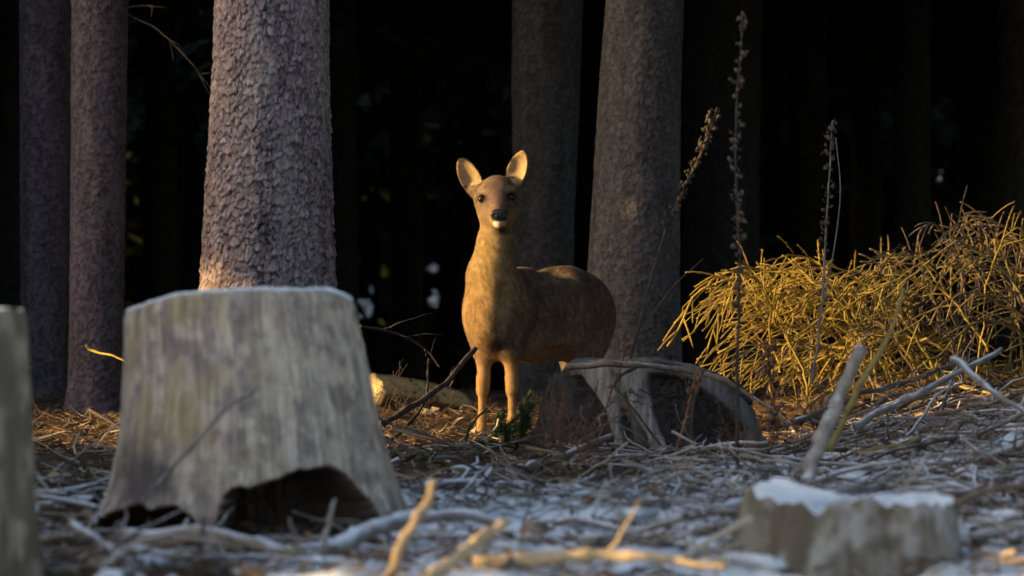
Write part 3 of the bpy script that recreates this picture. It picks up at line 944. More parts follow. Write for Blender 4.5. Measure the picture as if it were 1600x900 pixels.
class Field:
    def __init__(self, lo, hi, h):
        self.h = h; self.lo = np.array(lo, float)
        self.n = np.ceil((np.array(hi) - self.lo) / h).astype(int) + 1
        self.F = np.full(self.n, .3)

    def _box(self, lo, hi):
        a = np.clip(((lo - self.lo) / self.h).astype(int) - 1, 0, self.n - 1)
        b = np.clip(((hi - self.lo) / self.h).astype(int) + 2, 1, self.n)
        s = tuple(slice(i, j) for i, j in zip(a, b))
        ax = [self.lo[k] + np.arange(a[k], b[k]) * self.h for k in range(3)]
        return s, ax[0][:, None, None], ax[1][None, :, None], ax[2][None, None, :]

    def _join(self, s, d, k, cut=False):
        f = self.F[s]
        if cut:
            d = -d; hh = np.clip(.5 - .5 * (d - f) / k, 0, 1) if False else np.maximum(k - abs(f - d), 0) / k
            self.F[s] = np.maximum(f, d) + hh * hh * k * .25
        else:
            hh = np.maximum(k - abs(f - d), 0) / k
            self.F[s] = np.minimum(f, d) - hh * hh * k * .25

    def cone(self, a, b, ra, rb, k=.03, cut=False):
        a = np.array(a, float); b = np.array(b, float); m = max(ra, rb) + k + .03
        s, x, y, z = self._box(np.minimum(a, b) - m, np.maximum(a, b) + m)
        ba = b - a; L2 = ba @ ba + 1e-12
        t = np.clip(((x - a[0]) * ba[0] + (y - a[1]) * ba[1] + (z - a[2]) * ba[2]) / L2, 0, 1)
        d = np.sqrt((x - a[0] - t * ba[0]) ** 2 + (y - a[1] - t * ba[1]) ** 2 + (z - a[2] - t * ba[2]) ** 2) - (ra + (rb - ra) * t)
        self._join(s, d, k, cut)

    def leaf(self, a, v, s_, fn, L, w, depth, th):
        m = max(L, w) + .05
        s, x, y, z = self._box(a - m, a + m)
        px, py, pz = x - a[0], y - a[1], z - a[2]
        t = (px * v[0] + py * v[1] + pz * v[2]) / L; sc = px * s_[0] + py * s_[1] + pz * s_[2]; nc = px * fn[0] + py * fn[1] + pz * fn[2]
        tc = np.clip(t, 0, 1)
        ww = w * (tc ** .48) * ((1 - tc) ** .60) * 1.95 * .98
        d2 = np.maximum((np.abs(sc) - ww) * .75, np.maximum(-t, t - 1) * L)
        n0 = -depth * (1 - np.clip(np.abs(sc) / (w + 1e-6), 0, 1.2) ** 2) * np.sqrt(np.clip(tc * (1 - tc) * 4, 0, 1))
        self._join(s, np.maximum(d2, np.abs(nc - n0) * .8 - th), .012)

    def ell(self, c, ax, r, k=.03, cut=False):
        c = np.array(c, float); ax = np.array(ax, float); r = np.array(r, float)
        ext = np.sqrt(((ax * r[:, None]) ** 2).sum(0)) + k + .03
        s, x, y, z = self._box(c - ext, c + ext)
        p = [((x - c[0]) * a[0] + (y - c[1]) * a[1] + (z - c[2]) * a[2]) / rr for a, rr in zip(ax, r)]
        k0 = np.sqrt(p[0] ** 2 + p[1] ** 2 + p[2] ** 2)
        k1 = np.sqrt((p[0] / r[0]) ** 2 + (p[1] / r[1]) ** 2 + (p[2] / r[2]) ** 2) + 1e-9
        self._join(s, k0 * (k0 - 1) / k1, k, cut)


def orient(v, up=(0, 0, 1)):
    v = np.array(v, float); v /= np.linalg.norm(v)
    s = np.cross(v, up); s /= np.linalg.norm(s)
    return v, s, np.cross(s, v)


def roe_deer():
    W = at
    B = np.array([FWD, LEFT, UP])
    f = Field((-.34, 13.42, -.03), (.62, 14.85, 1.22), .0046)
    # trunk of the body
    f.ell(W(797, 491, 13.97), B, (.205, .116, .172), .05)
    f.ell(W(846, 496, 14.14), B, (.25, .128, .190), .08)
    f.ell(W(892, 490, 14.30), B, (.190, .118, .168), .10)
    f.ell(W(905, 492, 14.34), B, (.185, .118, .150), .08)
    f.cone(W(800, 443, 14.00), W(885, 442, 14.28), .035, .04, .08)
    f.cone(W(898, 447, 14.22), W(923, 463, 14.34), .042, .05, .05)
    f.ell(W(862, 428, 14.12), B, (.07, .07, .035), .05, cut=True)
    # breast and neck
    f.ell(W(769, 492, 13.84), B, (.115, .115, .150), .06)
    f.cone(W(784, 478, 13.90), W(768, 430, 13.83), .122, .092, .06)
    f.cone(W(769, 432, 13.83), W(774, 388, 13.79), .084, .066, .05)
    f.cone(W(774, 390, 13.79), W(776, 340, 13.82), .066, .064, .045)
    f.cone(W(764, 505, 13.79), W(772, 540, 13.84), .060, .045, .05)
    # head
    f.ell(W(777, 311, 13.80), (np.array([1, 0, 0.]), np.array([0, .95, .3]), np.array([0, -.3, .95])), (.083, .092, .094), .04)
    f.cone(W(777, 314, 13.75), W(779, 333, 13.585), .060, .029, .04)
    f.cone(W(779, 343, 13.74), W(781, 347, 13.600), .040, .018, .03)
    f.ell(W(765, 329, 13.755), np.eye(3), (.042, .06, .042), .04)
    f.ell(W(792, 329, 13.755), np.eye(3), (.040, .06, .042), .04)
    f.cone(W(755, 303, 13.735), W(766, 299, 13.735), .016, .016, .025)
    f.cone(W(797, 301, 13.735), W(787, 298, 13.735), .016, .016, .025)
    f.ell(W(754, 311, 13.722), np.eye(3), (.021, .016, .016), .012, cut=True)
    f.ell(W(798, 308, 13.722), np.eye(3), (.021, .016, .016), .012, cut=True)
    # nose pad, nostrils and mouth
    f.ell(W(779.5, 333.5, 13.566), np.eye(3), (.031, .018, .0215), .012)
    for px in (773, 786):
        f.ell(W(px, 336, 13.548), np.eye(3), (.006, .008, .006), .006, cut=True)
    f.cone(W(768, 346, 13.575), W(791, 346, 13.575), .0035, .0035, .006, cut=True)
    # ears: cupped pointed leaves open to the front
    for base, tip, sgn, w in (((748, 304, 13.82), (717, 248, 13.80), -1, .048), ((798, 293, 13.82), (817, 235, 13.80), 1, .046)):
        a = W(*base); t_ = W(*tip); v = t_ - a; L = np.linalg.norm(v); v = v / L
        fn = np.array([-.30, -1, .05]); fn -= v * (fn @ v); fn /= np.linalg.norm(fn); s_ = np.cross(v, fn)
        f.leaf(a, v, s_, fn, L, w, .026, .0055)
        f.cone(a - v * .03, a + v * .018, .030, .022, .03)
    # shoulder blade, upper arm and the furrow before them
    f.ell(W(806, 478, 13.93), (np.array([-.25, .05, -.97]) / 1.003, LEFT, FWD), (.125, .060, .070), .035)
    f.cone(W(798, 505, 13.84), W(797, 545, 13.83), .052, .042, .03)
    f.cone(W(787, 448, 13.745), W(783, 512, 13.715), .010, .014, .035, cut=True)
    f.ell(W(868, 560, 14.10), B, (.10, .05, .045), .05, cut=True)
    # fore legs
    f.cone(W(762, 500, 13.90), W(757, 548, 13.86), .062, .042, .05)
    f.cone(W(757, 546, 13.86), W(755, 598, 13.85), .035, .0195, .02)
    f.cone(W(755, 592, 13.845), W(754, 610, 13.845), .0255, .0245, .015)
    f.cone(W(754, 606, 13.85), W(753, 658, 13.84), .0170, .0138, .012)
    f.cone(W(753, 656, 13.84), W(753, 668, 13.83), .0195, .019, .012)
    f.cone(W(753, 668, 13.83), W(751, 680, 13.80), .018, .021, .01)
    f.cone(W(802, 500, 13.86), W(797, 545, 13.83), .062, .042, .05)
    f.cone(W(797, 543, 13.83), W(800, 598, 13.83), .034, .0195, .02)
    f.cone(W(800, 592, 13.825), W(800, 610, 13.825), .0255, .0245, .015)
    f.cone(W(800, 606, 13.83), W(800, 658, 13.83), .0170, .0138, .012)
    f.cone(W(800, 656, 13.83), W(800, 668, 13.82), .0195, .019, .012)
    f.cone(W(800, 668, 13.82), W(799, 681, 13.79), .018, .021, .01)
    # hind legs
    for dx, dy in ((0, 0), (-14, .16)):
        f.ell(W(918 + dx, 520, 14.33 + dy), (np.array([.1, .1, -1.]) / 1.01, LEFT, FWD), (.15, .075, .115), .05)
        f.cone(W(912 + dx, 545, 14.30 + dy), W(912 + dx, 582, 14.27 + dy), .075, .046, .04)
        f.cone(W(912 + dx, 582, 14.27 + dy), W(932 + dx, 615, 14.37 + dy), .044, .026, .03)
        f.cone(W(932 + dx, 615, 14.37 + dy), W(927 + dx, 668, 14.34 + dy), .024, .017, .012)
        f.cone(W(927 + dx, 668, 14.34 + dy), W(925 + dx, 676, 14.32 + dy), .019, .021, .012)
    # short tail tuft
    f.cone(W(938, 462, 14.46), W(944, 486, 14.50), .03, .02, .03)
    V, Q = surface_nets(f.F, f.lo, f.h)
    # fine relief of the winter coat
    # relax the grid steps a little
    for it in range(3):
        acc = np.zeros_like(V); cn = np.zeros(len(V))
        for a in range(4):
            for b_ in (1, 3):
                np.add.at(acc, Q[:, a], V[Q[:, (a + b_) % 4]]); np.add.at(cn, Q[:, a], 1)
        V = V * .45 + acc / cn[:, None] * .55
    fn = np.cross(V[Q[:, 2]] - V[Q[:, 0]], V[Q[:, 3]] - V[Q[:, 1]])
    N = np.zeros_like(V)
    for a in range(4): np.add.at(N, Q[:, a], fn)
    N /= np.linalg.norm(N, axis=1)[:, None] + 1e-12
    # coat colours
    S = V[:, 1] / FPX
    px = 800 + V[:, 0] / S; py = 450 - (V[:, 2] - CAM_Z) / S
    n1 = fbm(V[:, 0] * 9, V[:, 1] * 9, V[:, 2] * 6, seed=200, octs=3); n2 = fbm(V[:, 0] * 60, V[:, 1] * 60, V[:, 2] * 34, seed=201, octs=3)
    def mx(c, col, w): return c + (np.array(col) - c) * np.clip(w, 0, 1)[:, None]
    coat = np.array((.120, .080, .055)); c = np.broadcast_to(coat, V.shape).copy()
    c = mx(c, (.10, .064, .045), sstep(.45, .7, n1) * .6)
    c = mx(c, (.27, .19, .12), sstep(.45, .7, n2) * .45)
    under = sstep(.1, -.8, N[:, 2]) * (V[:, 1] > 13.9)
    c = mx(c, (.34, .27, .20), under * .4)
    # paler throat and breast
    throat = np.exp(-((px - 762) / 34) ** 2) * sstep(352, 372, py) * sstep(520, 440, py) * (V[:, 1] < 13.85)
    c = mx(c, (.43, .29, .115), throat * .8)
    c = mx(c, (.40, .235, .085), np.exp(-((px - 750) / 40) ** 2 - ((py - 490) / 50) ** 2) * (V[:, 1] < 13.85) * .6)
    # the coat parts into darker and paler locks that run with the hair
    lk = fbm(V[:, 0] * 120 + V[:, 2] * 40, V[:, 1] * 120, V[:, 2] * 55, seed=203, octs=4)
    l2 = fbm(V[:, 0] * 16, V[:, 1] * 16, V[:, 2] * 10, seed=204, octs=3)
    c = c * (1 - .26 * sstep(.52, .36, lk) + .22 * sstep(.54, .68, lk))[:, None] * (.88 + .26 * sstep(.35, .65, l2))[:, None]
    # brown-black chest hair between the fore legs, with the brisket's shade painted in
    c = mx(c, (.05, .032, .022), np.exp(-((px - 773) / 13) ** 2 - ((py - 541) / 12) ** 2) * (V[:, 1] < 13.9) * 1.3 * (.5 + n2))
    legs = sstep(545, 580, py) * (V[:, 1] < 14.0) * (V[:, 2] < .36)
    c = mx(c, (.40, .235, .09), legs * .8)
    hd = (V[:, 1] < 13.86) & (py < 372)
    # head: greyish brown brow and bridge, warm cheeks
    c = mx(c, (.17, .105, .08), hd * np.exp(-((px - 777) / 20) ** 2) * sstep(345, 300, py) * .85)
    c = mx(c, (.36, .235, .12), hd * sstep(318, 340, py) * .5)
    fr = (V[:, 1] < 13.69) & (py < 372)
    c = mx(c, (.022, .017, .015), fr * sstep(13.66, 13.62, V[:, 1]) * np.exp(-(((px - 780) / 17) ** 2 + ((py - 339) / 9.5) ** 2) ** 2) * 1.1)
    c = mx(c, (.62, .58, .52), (V[:, 1] < 13.66) * np.exp(-((px - 780) / 12) ** 4 - ((py - 350) / 4.6) ** 4) * 1.2)
    c = mx(c, (.05, .04, .035), hd * np.exp(-((px - 786) / 13) ** 2 - ((py - 361) / 6) ** 2) * .9)
    for ex, ey in ((754, 310), (798, 307)):
        c = mx(c, (.025, .018, .015), (V[:, 1] < 13.78) * np.exp(-(((px - ex) / 9.5) ** 2 + ((py - ey) / 7.5) ** 2) ** 2) * .95)
        c = mx(c, (.36, .25, .15), (V[:, 1] < 13.78) * np.exp(-(((px - ex) / 9) ** 2 + ((py - ey + 12) / 3.5) ** 2)) * .5)
    # ears: pale woolly inside, dark rim and back
    ear = (py < 290) & ((px < 752) | (px > 792)) | (py < 268)
    inner = ear & (N[:, 1] < -.5)
    c = mx(c, (.55, .39, .20), inner * (.65 + .35 * sstep(.4, .6, n2)))
    c = mx(c, (.20, .12, .07), inner * sstep(.52, .62, n2) * .5)
    rim = ear & (N[:, 1] > -.5)
    c = mx(c, (.06, .045, .038), rim * .8)
    hoof = (V[:, 2] < .030)
    c = mx(c, (.02, .017, .015), hoof * 1.0)
    root = thing('roe_deer', (0.10, 14.0, 0), 'roe deer doe standing alert among the stumps, facing the camera with ears raised', 'deer')
    o = np.array(root.location)
    mb = MB(); mb.add(V, Q, None, c)
    mb.build('body', M['fur'], root)
    # eyes
    for ex, ey, yy in ((754, 311, 13.728), (798, 308, 13.728)):
        mb = MB(); p = W(ex, ey, yy)
        a = np.linspace(0, np.pi, 12)[:, None]; b_ = np.arange(20)[None] / 20 * 2 * np.pi
        E = p + np.array([0, .004, 0]) + np.array([.0185, .0155, .0150]) * np.stack([np.sin(a) * np.cos(b_), np.sin(a) * np.sin(b_), np.cos(a) + 0 * b_], -1)
        revolve(mb, 12, 20, E.reshape(-1, 3)); mb.build('eye', M['eye'], root)
    # moist nose pad with two nostrils
    a = np.linspace(0, np.pi, 18)[:, None]; b_ = np.arange(36)[None] / 36 * 2 * np.pi
    ex, ey, ez = np.sin(a) * np.cos(b_), -np.sin(a) * np.sin(b_), np.cos(a) + 0 * b_
    wn = .034 * (1 + .22 * ez - .10 * ez ** 2); hn = .0225
    nost = sum(np.exp(-((ex - sx_ * .52) / .20) ** 2 - ((ez + .12) / .28) ** 2) for sx_ in (-1, 1))
    cleft = np.exp(-(ex / .07) ** 2) * (ez < .1)
    E = W(779.5, 334.5, 13.560) + np.stack([ex * wn, ey * (.014 - .006 * nost * (ey < 0) - .003 * cleft), ez * hn - .004 * ex ** 2], -1)
    mb = MB(); revolve(mb, 18, 36, E.reshape(-1, 3)); mb.build('nose', M['nose'], root)
    # short coat hairs
    rg = np.random.default_rng(44)
    fa = .5 * np.linalg.norm(fn, axis=1); cum = np.cumsum(fa); n = 130000
    k = np.searchsorted(cum, rg.random(n) * cum[-1])
    u, v = rg.random(n)[:, None], rg.random(n)[:, None]
    P = (V[Q[k, 0]] * (1 - u) + V[Q[k, 1]] * u) * (1 - v) + (V[Q[k, 3]] * (1 - u) + V[Q[k, 2]] * u) * v
    Nn = N[Q[k, 0]]; Cc = c[Q[k, 0]]
    skip = (P[:, 2] < .04) | ((P[:, 1] < 13.60) & (np.abs(800 + P[:, 0] / P[:, 1] * FPX - 780) < 16))
    for ex, ey in ((754, 311), (798, 308)):
        skip |= (np.linalg.norm(P - W(ex, ey, 13.725), axis=1) < .022)
    P, Nn, Cc = P[~skip], Nn[~skip], Cc[~skip]; n = len(P)
    flow = -FWD * .7 + np.array([0, 0, -.75])
    ef = (P[:, 2] > 1.0) & (np.abs(P[:, 0] + .055) > .05)
    flow = np.where(ef[:, None], np.array([0, .1, 1.]), flow)
    d = flow + rg.normal(size=(n, 3)) * .28
    d -= Nn * (d * Nn).sum(1)[:, None]; d /= np.linalg.norm(d, axis=1)[:, None] + 1e-9
    d = d * .9 + Nn * (.22 + .16 * rg.random((n, 1))); d /= np.linalg.norm(d, axis=1)[:, None]
    head = P[:, 2] > .83
    L = np.where(head, .007, .0125) * rg.uniform(.6, 1.3, n); L = np.where(P[:, 2] < .3, .009, L)
    sd = np.cross(d, Nn); sd /= np.linalg.norm(sd, axis=1)[:, None] + 1e-9
    wv = .0008
    HV = np.stack([P - sd * wv - Nn * .001, P + sd * wv - Nn * .001, P + d * L[:, None]], 1).reshape(-1, 3)
    hc = np.repeat(Cc * rg.uniform(.75, 1.35, (n, 1)), 3, 0)
    mb = MB(); mb.add(HV, None, np.arange(n * 3).reshape(-1, 3), hc)
    tag(mb.build('coat_hair', M['hair'], root), kind='stuff')


roe_deer()

# ------------------------------------------------------------------ sticks and fallen branches
def stick(P, r, mat, label, name='fallen_branch', cat='branch', group=None, taper=.55, stubs=2, wob=.35, sides=9, seed=0, twig_len=.12):
    rg = np.random.default_rng(seed + 900)
    P = np.asarray(P, float); n = 40
    C = catmull(P, n); L = np.linalg.norm(np.diff(C, axis=0), axis=1).sum()
    s = np.linspace(0, 1, n)
    for ax in range(3):
        C[:, ax] += r * wob * 2 * (fbm(s * 5 * max(1, L / .5) + seed * 3.1 + ax * 7, s * 0 + ax, seed=seed + 300, octs=2) - .5) * 2
    kk = rg.random(5)
    for kq in kk: C = C + np.abs(s - kq)[:, None] * rg.normal(size=3) * [.05, .05, .04] * L * .5 * wob
    rad = r * (1 - (1 - taper) * s) * (1 + .4 * (fbm(s * 14 + seed, s * 0, seed=seed + 310, octs=3) - .5) + .30 * np.exp(-((s - .31 - .02 * (seed % 7)) / .018) ** 2) + .25 * np.exp(-((s - .66 + .02 * (seed % 5)) / .022) ** 2))
    root = None
    mb = MB(); tube(mb, C, rad, sides, rough=.14)
    o = C[n // 2]
    root = tag(mb.build(name, mat, origin=tuple(o)), label, cat, group)
    for k in range(stubs):
        i = int(rg.integers(4, n - 3)); d = C[i + 1] - C[i]; d /= np.linalg.norm(d)
        e = d * .8 + rg.normal(size=3) * [.5, .5, .5] + [0, 0, .3]; e /= np.linalg.norm(e)
        ll = twig_len * (.4 + rg.random()) * min(1.6, L / .5)
        Q = np.array([C[i] + e * ll * u + rg.normal(size=3) * ll * .03 for u in np.linspace(0, 1, 6)])
        m2 = MB(); tube(m2, Q, np.linspace(rad[i] * .5, rad[i] * .2, 6), 6)
        b_ = m2.build('side_twig', mat, origin=tuple(o)); b_.parent = root; b_.location = (0, 0, 0)
    return root


def path(*pts): return [at(*p) for p in pts]


def on_ground(P, lift=.0):
    """drops a path so that it lies on the ground"""
    P = np.array(P, float)
    P[:, 2] = ground_z(P[:, 0], P[:, 1]) + lift
    return P


stick(path((596, 912, 6.88), (640, 826, 6.9), (681, 752, 6.92)), .0125, M['stick_pale'], 'sunlit split stick poking up steeply in front of the hollow stump', 'broken_stick', 'stick', taper=.75, stubs=0, seed=1)
stick(path((655, 915, 6.82), (730, 858, 6.95), (792, 816, 7.05)), .0135, M['stick_pale'], 'sunlit split stick leaning low, right of the steeper one', 'broken_stick', 'stick', taper=.8, stubs=0, seed=2)
stick(path((742, 884, 7.0), (900, 868, 7.02), (1010, 874, 7.0), (1140, 888, 6.96)), .0165, M['stick_pale'], 'pale branch lying level along the bottom edge of the picture', seed=3, stubs=1, wob=.2, taper=.4)
stick(path((196, 832, 7.95), (340, 832, 7.8), (450, 864, 7.65), (530, 882, 7.5), (640, 900, 7.3)), .0165, M['stick_grey'], 'long pale branch lying across the foot of the large stump', seed=4, stubs=2)
stick(path((108, 812, 7.6), (160, 850, 7.4), (240, 915, 7.1)), .011, M['stick_grey'], 'grey branch sloping down to the bottom left corner', seed=5, stubs=1)
stick(path((210, 862, 7.5), (300, 868, 7.4), (420, 872, 7.4), (560, 890, 7.3)), .010, M['stick_grey'], 'thinner pale branch lying just below the long one at the large stump', seed=6, stubs=2)
stick(path((470, 872, 7.9), (540, 840, 8.0), (600, 815, 8.1), (680, 800, 8.2), (790, 812, 8.2)), .024, M['frosty'], 'thick frosted branch arching up beside the right root of the large stump', seed=7, stubs=1)
stick(path((1256, 762, 9.2), (1285, 690, 9.25), (1310, 620, 9.3), (1349, 546, 9.35)), .0205, M['stick_grey'], 'thick grey broken limb standing up in front of the yellow brush', seed=8, stubs=0, taper=.85)
stick(path((1300, 700, 9.7), (1345, 600, 9.8), (1388, 525, 9.8), (1409, 448, 9.8)), .010, M['straw_dim'], 'bent ochre stem rising behind the thick broken limb', 'bent_stem', 'stem', seed=9, stubs=0, taper=.5)
stick(path((1335, 668, 10.6), (1400, 632, 10.7), (1440, 612, 10.7), (1560, 545, 10.9)), .0135, M['stick_grey'], 'pale grey branch sloping up to the right below the yellow brush', seed=10, stubs=1)
stick(path((1240, 660, 11.4), (1340, 618, 11.6), (1420, 598, 11.7), (1530, 560, 11.8)), .011, M['stick_brown'], 'brown branch lying along the lower edge of the yellow brush', seed=11, stubs=3)
stick(path((886, 566, 12.02), (960, 567, 11.98), (1060, 572, 11.98), (1130, 590, 11.95), (1190, 622, 11.9), (1255, 668, 11.6)), .011, M['stick_brown'], 'long brown branch draped over the top of the rotting stump', seed=12, stubs=2)
stick(path((1000, 572, 12.0), (960, 600, 11.88), (990, 640, 11.8), (1040, 700, 11.75)), .006, M['twig_dark'], 'thin dark branch hanging down the front of the rotting stump', seed=13, stubs=1)
stick(path((592, 668, 12.75), (640, 640, 12.85), (690, 604, 13.0), (746, 546, 13.25)), .0125, M['twig_dark'], 'dark leaning branch that points up to the chest of the deer', seed=14, stubs=4, taper=.7)
stick(path((604, 692, 12.9), (640, 660, 12.95), (664, 622, 13.05), (668, 560, 13.1)), .007, M['twig_dark'], 'crooked dark branch crossing under the leaning one', seed=15, stubs=4, twig_len=.16)
stick(path((722, 722, 12.7), (728, 690, 12.8), (738, 662, 12.9), (760, 640, 13.0)), .007, M['twig_dark'], 'small dark crooked branch at the front hoof of the deer', seed=16, stubs=2)
stick(path((848, 782, 9.5), (930, 772, 9.6), (1012, 760, 9.8)), .019, M['stick_grey'], 'short pale log lying on the frost below the rotting stump', seed=17, stubs=1)
stick(path((690, 796, 9.5), (730, 770, 9.7), (768, 738, 10.0)), .012, M['frosty'], 'frosted grey stick lying between the two stumps', seed=18, stubs=1)
stick(path((1010, 822, 8.7), (1130, 795, 8.9), (1230, 768, 9.2), (1350, 752, 9.5)), .014, M['stick_grey'], 'long thin pale branch crossing the frosty ground at right', seed=19, stubs=3)
stick(path((505, 876, 7.6), (512, 830, 7.6), (524, 778, 7.62)), .007, M['stick_grey'], 'thin upright grey stick in front of the dark hollow', 'broken_stick', 'stick', stubs=0, seed=20)
stick(path((306, 905, 7.2), (310, 860, 7.22), (318, 812, 7.25)), .0105, M['stick_brown'], 'short brown upright stick in front of the large stump', 'broken_stick', 'stick', stubs=0, seed=21)
stick(path((134, 538, 15.6), (146, 548, 15.6), (175, 553, 15.5), (200, 566, 15.4)), .006, M['straw'], 'small sunlit twig beside the slender purplish trunk', 'dead_twig', 'twig', stubs=1, seed=22, twig_len=.05)
stick(path((236, 762, 8.17), (300, 690, 8.17), (350, 640, 8.16), (402, 606, 8.16)), .0055, M['stick_grey'], 'thin grey stick leaning up against the front of the large stump', 'leaning_stick', 'stick', stubs=1, seed=23)
stick(path((560, 508, 12.9), (620, 520, 13.0), (665, 545, 13.1), (690, 575, 13.1)), .006, M['twig_dark'], 'thin drooping twig just right of the large stump', 'dead_twig', 'twig', stubs=4, seed=24, twig_len=.2)
stick(path((1490, 560, 10.2), (1540, 600, 10.0), (1610, 650, 9.8)), .012, M['stick_grey'], 'grey stick sloping down beyond the right end of the yellow brush', seed=25, stubs=1)
stick(path((800, 716, 11.6), (850, 722, 11.5), (930, 740, 11.2)), .007, M['stick_brown'], 'thin brown stick on the dark litter at the left foot of the rotting stump', seed=26, stubs=2)
stick(path((950, 738, 11.2), (1010, 722, 11.3), (1080, 716, 11.4)), .007, M['stick_grey'], 'grey forked twig at the foot of the rotting stump', seed=27, stubs=3)

# smaller branches strewn over the frosty ground, too alike to tell apart
rg = np.random.default_rng(321)
grp = 'loose sticks strewn over the frosty ground'
for k in range(150):
    y = rg.uniform(6.9, 13.2); x = rg.uniform(-.16, .16) * y
    if k > 55: x = rg.uniform(.02, .16) * y; y = rg.uniform(7.0, 13.0)
    if abs(x + .64) < .45 and abs(y - 8.6) < .42: continue
    if abs(x - .45) < .42 and abs(y - 12.35) < .4: continue
    if abs(x - .73) < .3 and abs(y - 7.4) < .3: continue
    a = rg.normal(0, .55) + (math.pi if rg.random() < .5 else 0); L = rg.uniform(.12, .55); r = rg.uniform(.003, .0105)
    dx, dy = math.cos(a) * L / 2, math.sin(a) * L / 2
    P = on_ground([(x - dx, y - dy, 0), (x + rg.normal() * .03, y + rg.normal() * .02, 0), (x + dx, y + dy, 0)], r + rg.uniform(0, .02))
    P[:, 2] += np.array([0, .5, 1]) * rg.uniform(-.0, .10) * L * 2
    mat = M[rg.choice(['stick_grey', 'stick_grey', 'frosty', 'stick_brown', 'stick_brown'])]
    stick(P, r, mat, 'loose stick lying among frost and litter on the open ground', 'loose_stick', 'stick', grp, stubs=int(rg.integers(0, 3)), seed=400 + k, sides=6)
# stouter dead limbs half sunk in the frost
grp = 'stout dead limbs half sunk in the frost'
for k in range(34):
    y = rg.uniform(7.6, 11.2); x = rg.uniform(-.02 if k % 4 else -.15, .16) * y
    if abs(x - .73) < .42 and abs(y - 7.4) < .4: continue
    if abs(x + .64) < .6 and abs(y - 8.6) < .5: continue
    a = rg.normal(.2, .6); L = rg.uniform(.2, .7); r = rg.uniform(.010, .021)
    dx, dy = math.cos(a) * L / 2, math.sin(a) * L / 2
    P = on_ground([(x - dx, y - dy, 0), (x, y + rg.normal() * .04, 0), (x + dx, y + dy, 0)], r * .6)
    P[:, 2] += np.array([0, .4, 1]) * rg.uniform(0, .12) * L
    stick(P, r, M[rg.choice(['frosty', 'frosty', 'stick_grey', 'stick_brown'])], 'stout dead limb half sunk in the frosty ground of the clearing', 'dead_limb', 'branch', grp, stubs=int(rg.integers(1, 4)), seed=1200 + k, sides=9)
# tangle of dead branches under the yellow brush
grp = 'dead branches tangled on the rise at right'
for k in range(70):
    x = rg.uniform(.9, 2.3); y = rg.uniform(9.8, 13.6)
    if x / y > .165: continue
    a = rg.normal(0.25, .9); L = rg.uniform(.2, .65); r = rg.uniform(.004, .012)
    dx, dy = math.cos(a) * L / 2, math.sin(a) * L / 2
    P = on_ground([(x - dx, y - dy, 0), (x, y, 0), (x + dx, y + dy, 0)], r)
    t0 = rg.uniform(0, .22) * L; P[:, 2] += np.array([0, .5, 1]) * t0 + rg.uniform(0, .06)
    mat = M[rg.choice(['stick_grey', 'stick_brown', 'stick_brown', 'twig_dark', 'straw_dim'])]
    stick(P, r, mat, 'dead branch in the tangle on the rise below the yellow brush', 'dead_branch', 'branch', grp, stubs=int(rg.integers(1, 4)), seed=700 + k, sides=6, twig_len=.2)

# ------------------------------------------------------------------ loose litter, frost crumbs, needles
mb = MB(); rg = np.random.default_rng(99)
n = 26000
y = rg.uniform(6.8, 19.5, n); x = rg.uniform(-.165, .165, n) * y
keep = rg.random(n) < np.where(y < 11, .8, 1.0)
x, y = x[keep], y[keep]; n = len(x)
L = rg.uniform(.015, .11, n) * np.where(y > 12.5, 1.15, .9); r = rg.uniform(.0008, .0028, n)
a = rg.random(n) * 6.283; tilt = np.abs(rg.normal(0, .28, n))
d = np.stack([np.cos(a) * np.cos(tilt), np.sin(a) * np.cos(tilt), np.sin(tilt)], -1)
p0 = np.stack([x, y, ground_z(x, y) + .004 + rg.random(n) * .012], -1)
bend = rg.normal(size=(n, 3)) * .12
s1 = np.stack([-np.sin(a), np.cos(a), 0 * a], -1); s2 = np.cross(d, s1)
rows = []
for f_, w in ((0, 1.0), (.5, .9), (1.0, .45)):
    c_ = p0 + d * (L * f_)[:, None] + bend * (L * f_ * (1 - f_) * 2)[:, None]
    for ang in (0.5, 2.6, 4.7):
        rows.append(c_ + (s1 * math.cos(ang) + s2 * math.sin(ang)) * (r * w)[:, None])
V = np.stack(rows, 1)
base = np.arange(n)[:, None] * 9
q = []
for lv in (0, 3):
    for e in range(3):
        q.append(base + np.array([[lv + e, lv + (e + 1) % 3, lv + 3 + (e + 1) % 3, lv + 3 + e]]))
pal = np.array([(.07, .045, .03), (.16, .10, .06), (.27, .18, .10), (.33, .28, .22), (.11, .085, .075), (.24, .13, .07)])
cc = pal[rg.integers(0, len(pal), n)] * rg.uniform(.7, 1.3, (n, 1))
mb.add(V.reshape(-1, 3), np.concatenate(q), None, np.repeat(cc, 9, 0))
tag(mb.build('ground_litter', M['litter']), 'fine twigs and needles littering the forest floor', None, None, 'stuff')

mb = MB(); rg = np.random.default_rng(98); k = 0
while k < 160:
    y = rg.uniform(7.4, 12.6); x = rg.uniform(-.165, .165) * y
    sc = float(snow_cover(np.array([x]), np.array([y]))[0]) * (1.6 if float(fbm(np.array([x * 3.1]), np.array([y * 3.1]), seed=55, octs=3)[0]) > .5 else .5)
    k += 1
    if rg.random() > sc: continue
    rr = .012 + .05 * rg.random() ** 1.8
    blob(mb, np.array([x, y, gz(x, y) + rr * .05]), rr * 1.3, rg, 2 if rr > .014 else 1, None, .28)
tag(mb.build('frost_clumps', M['frost']), 'crusts of old snow and hoar frost on the open ground', None, None, 'stuff')

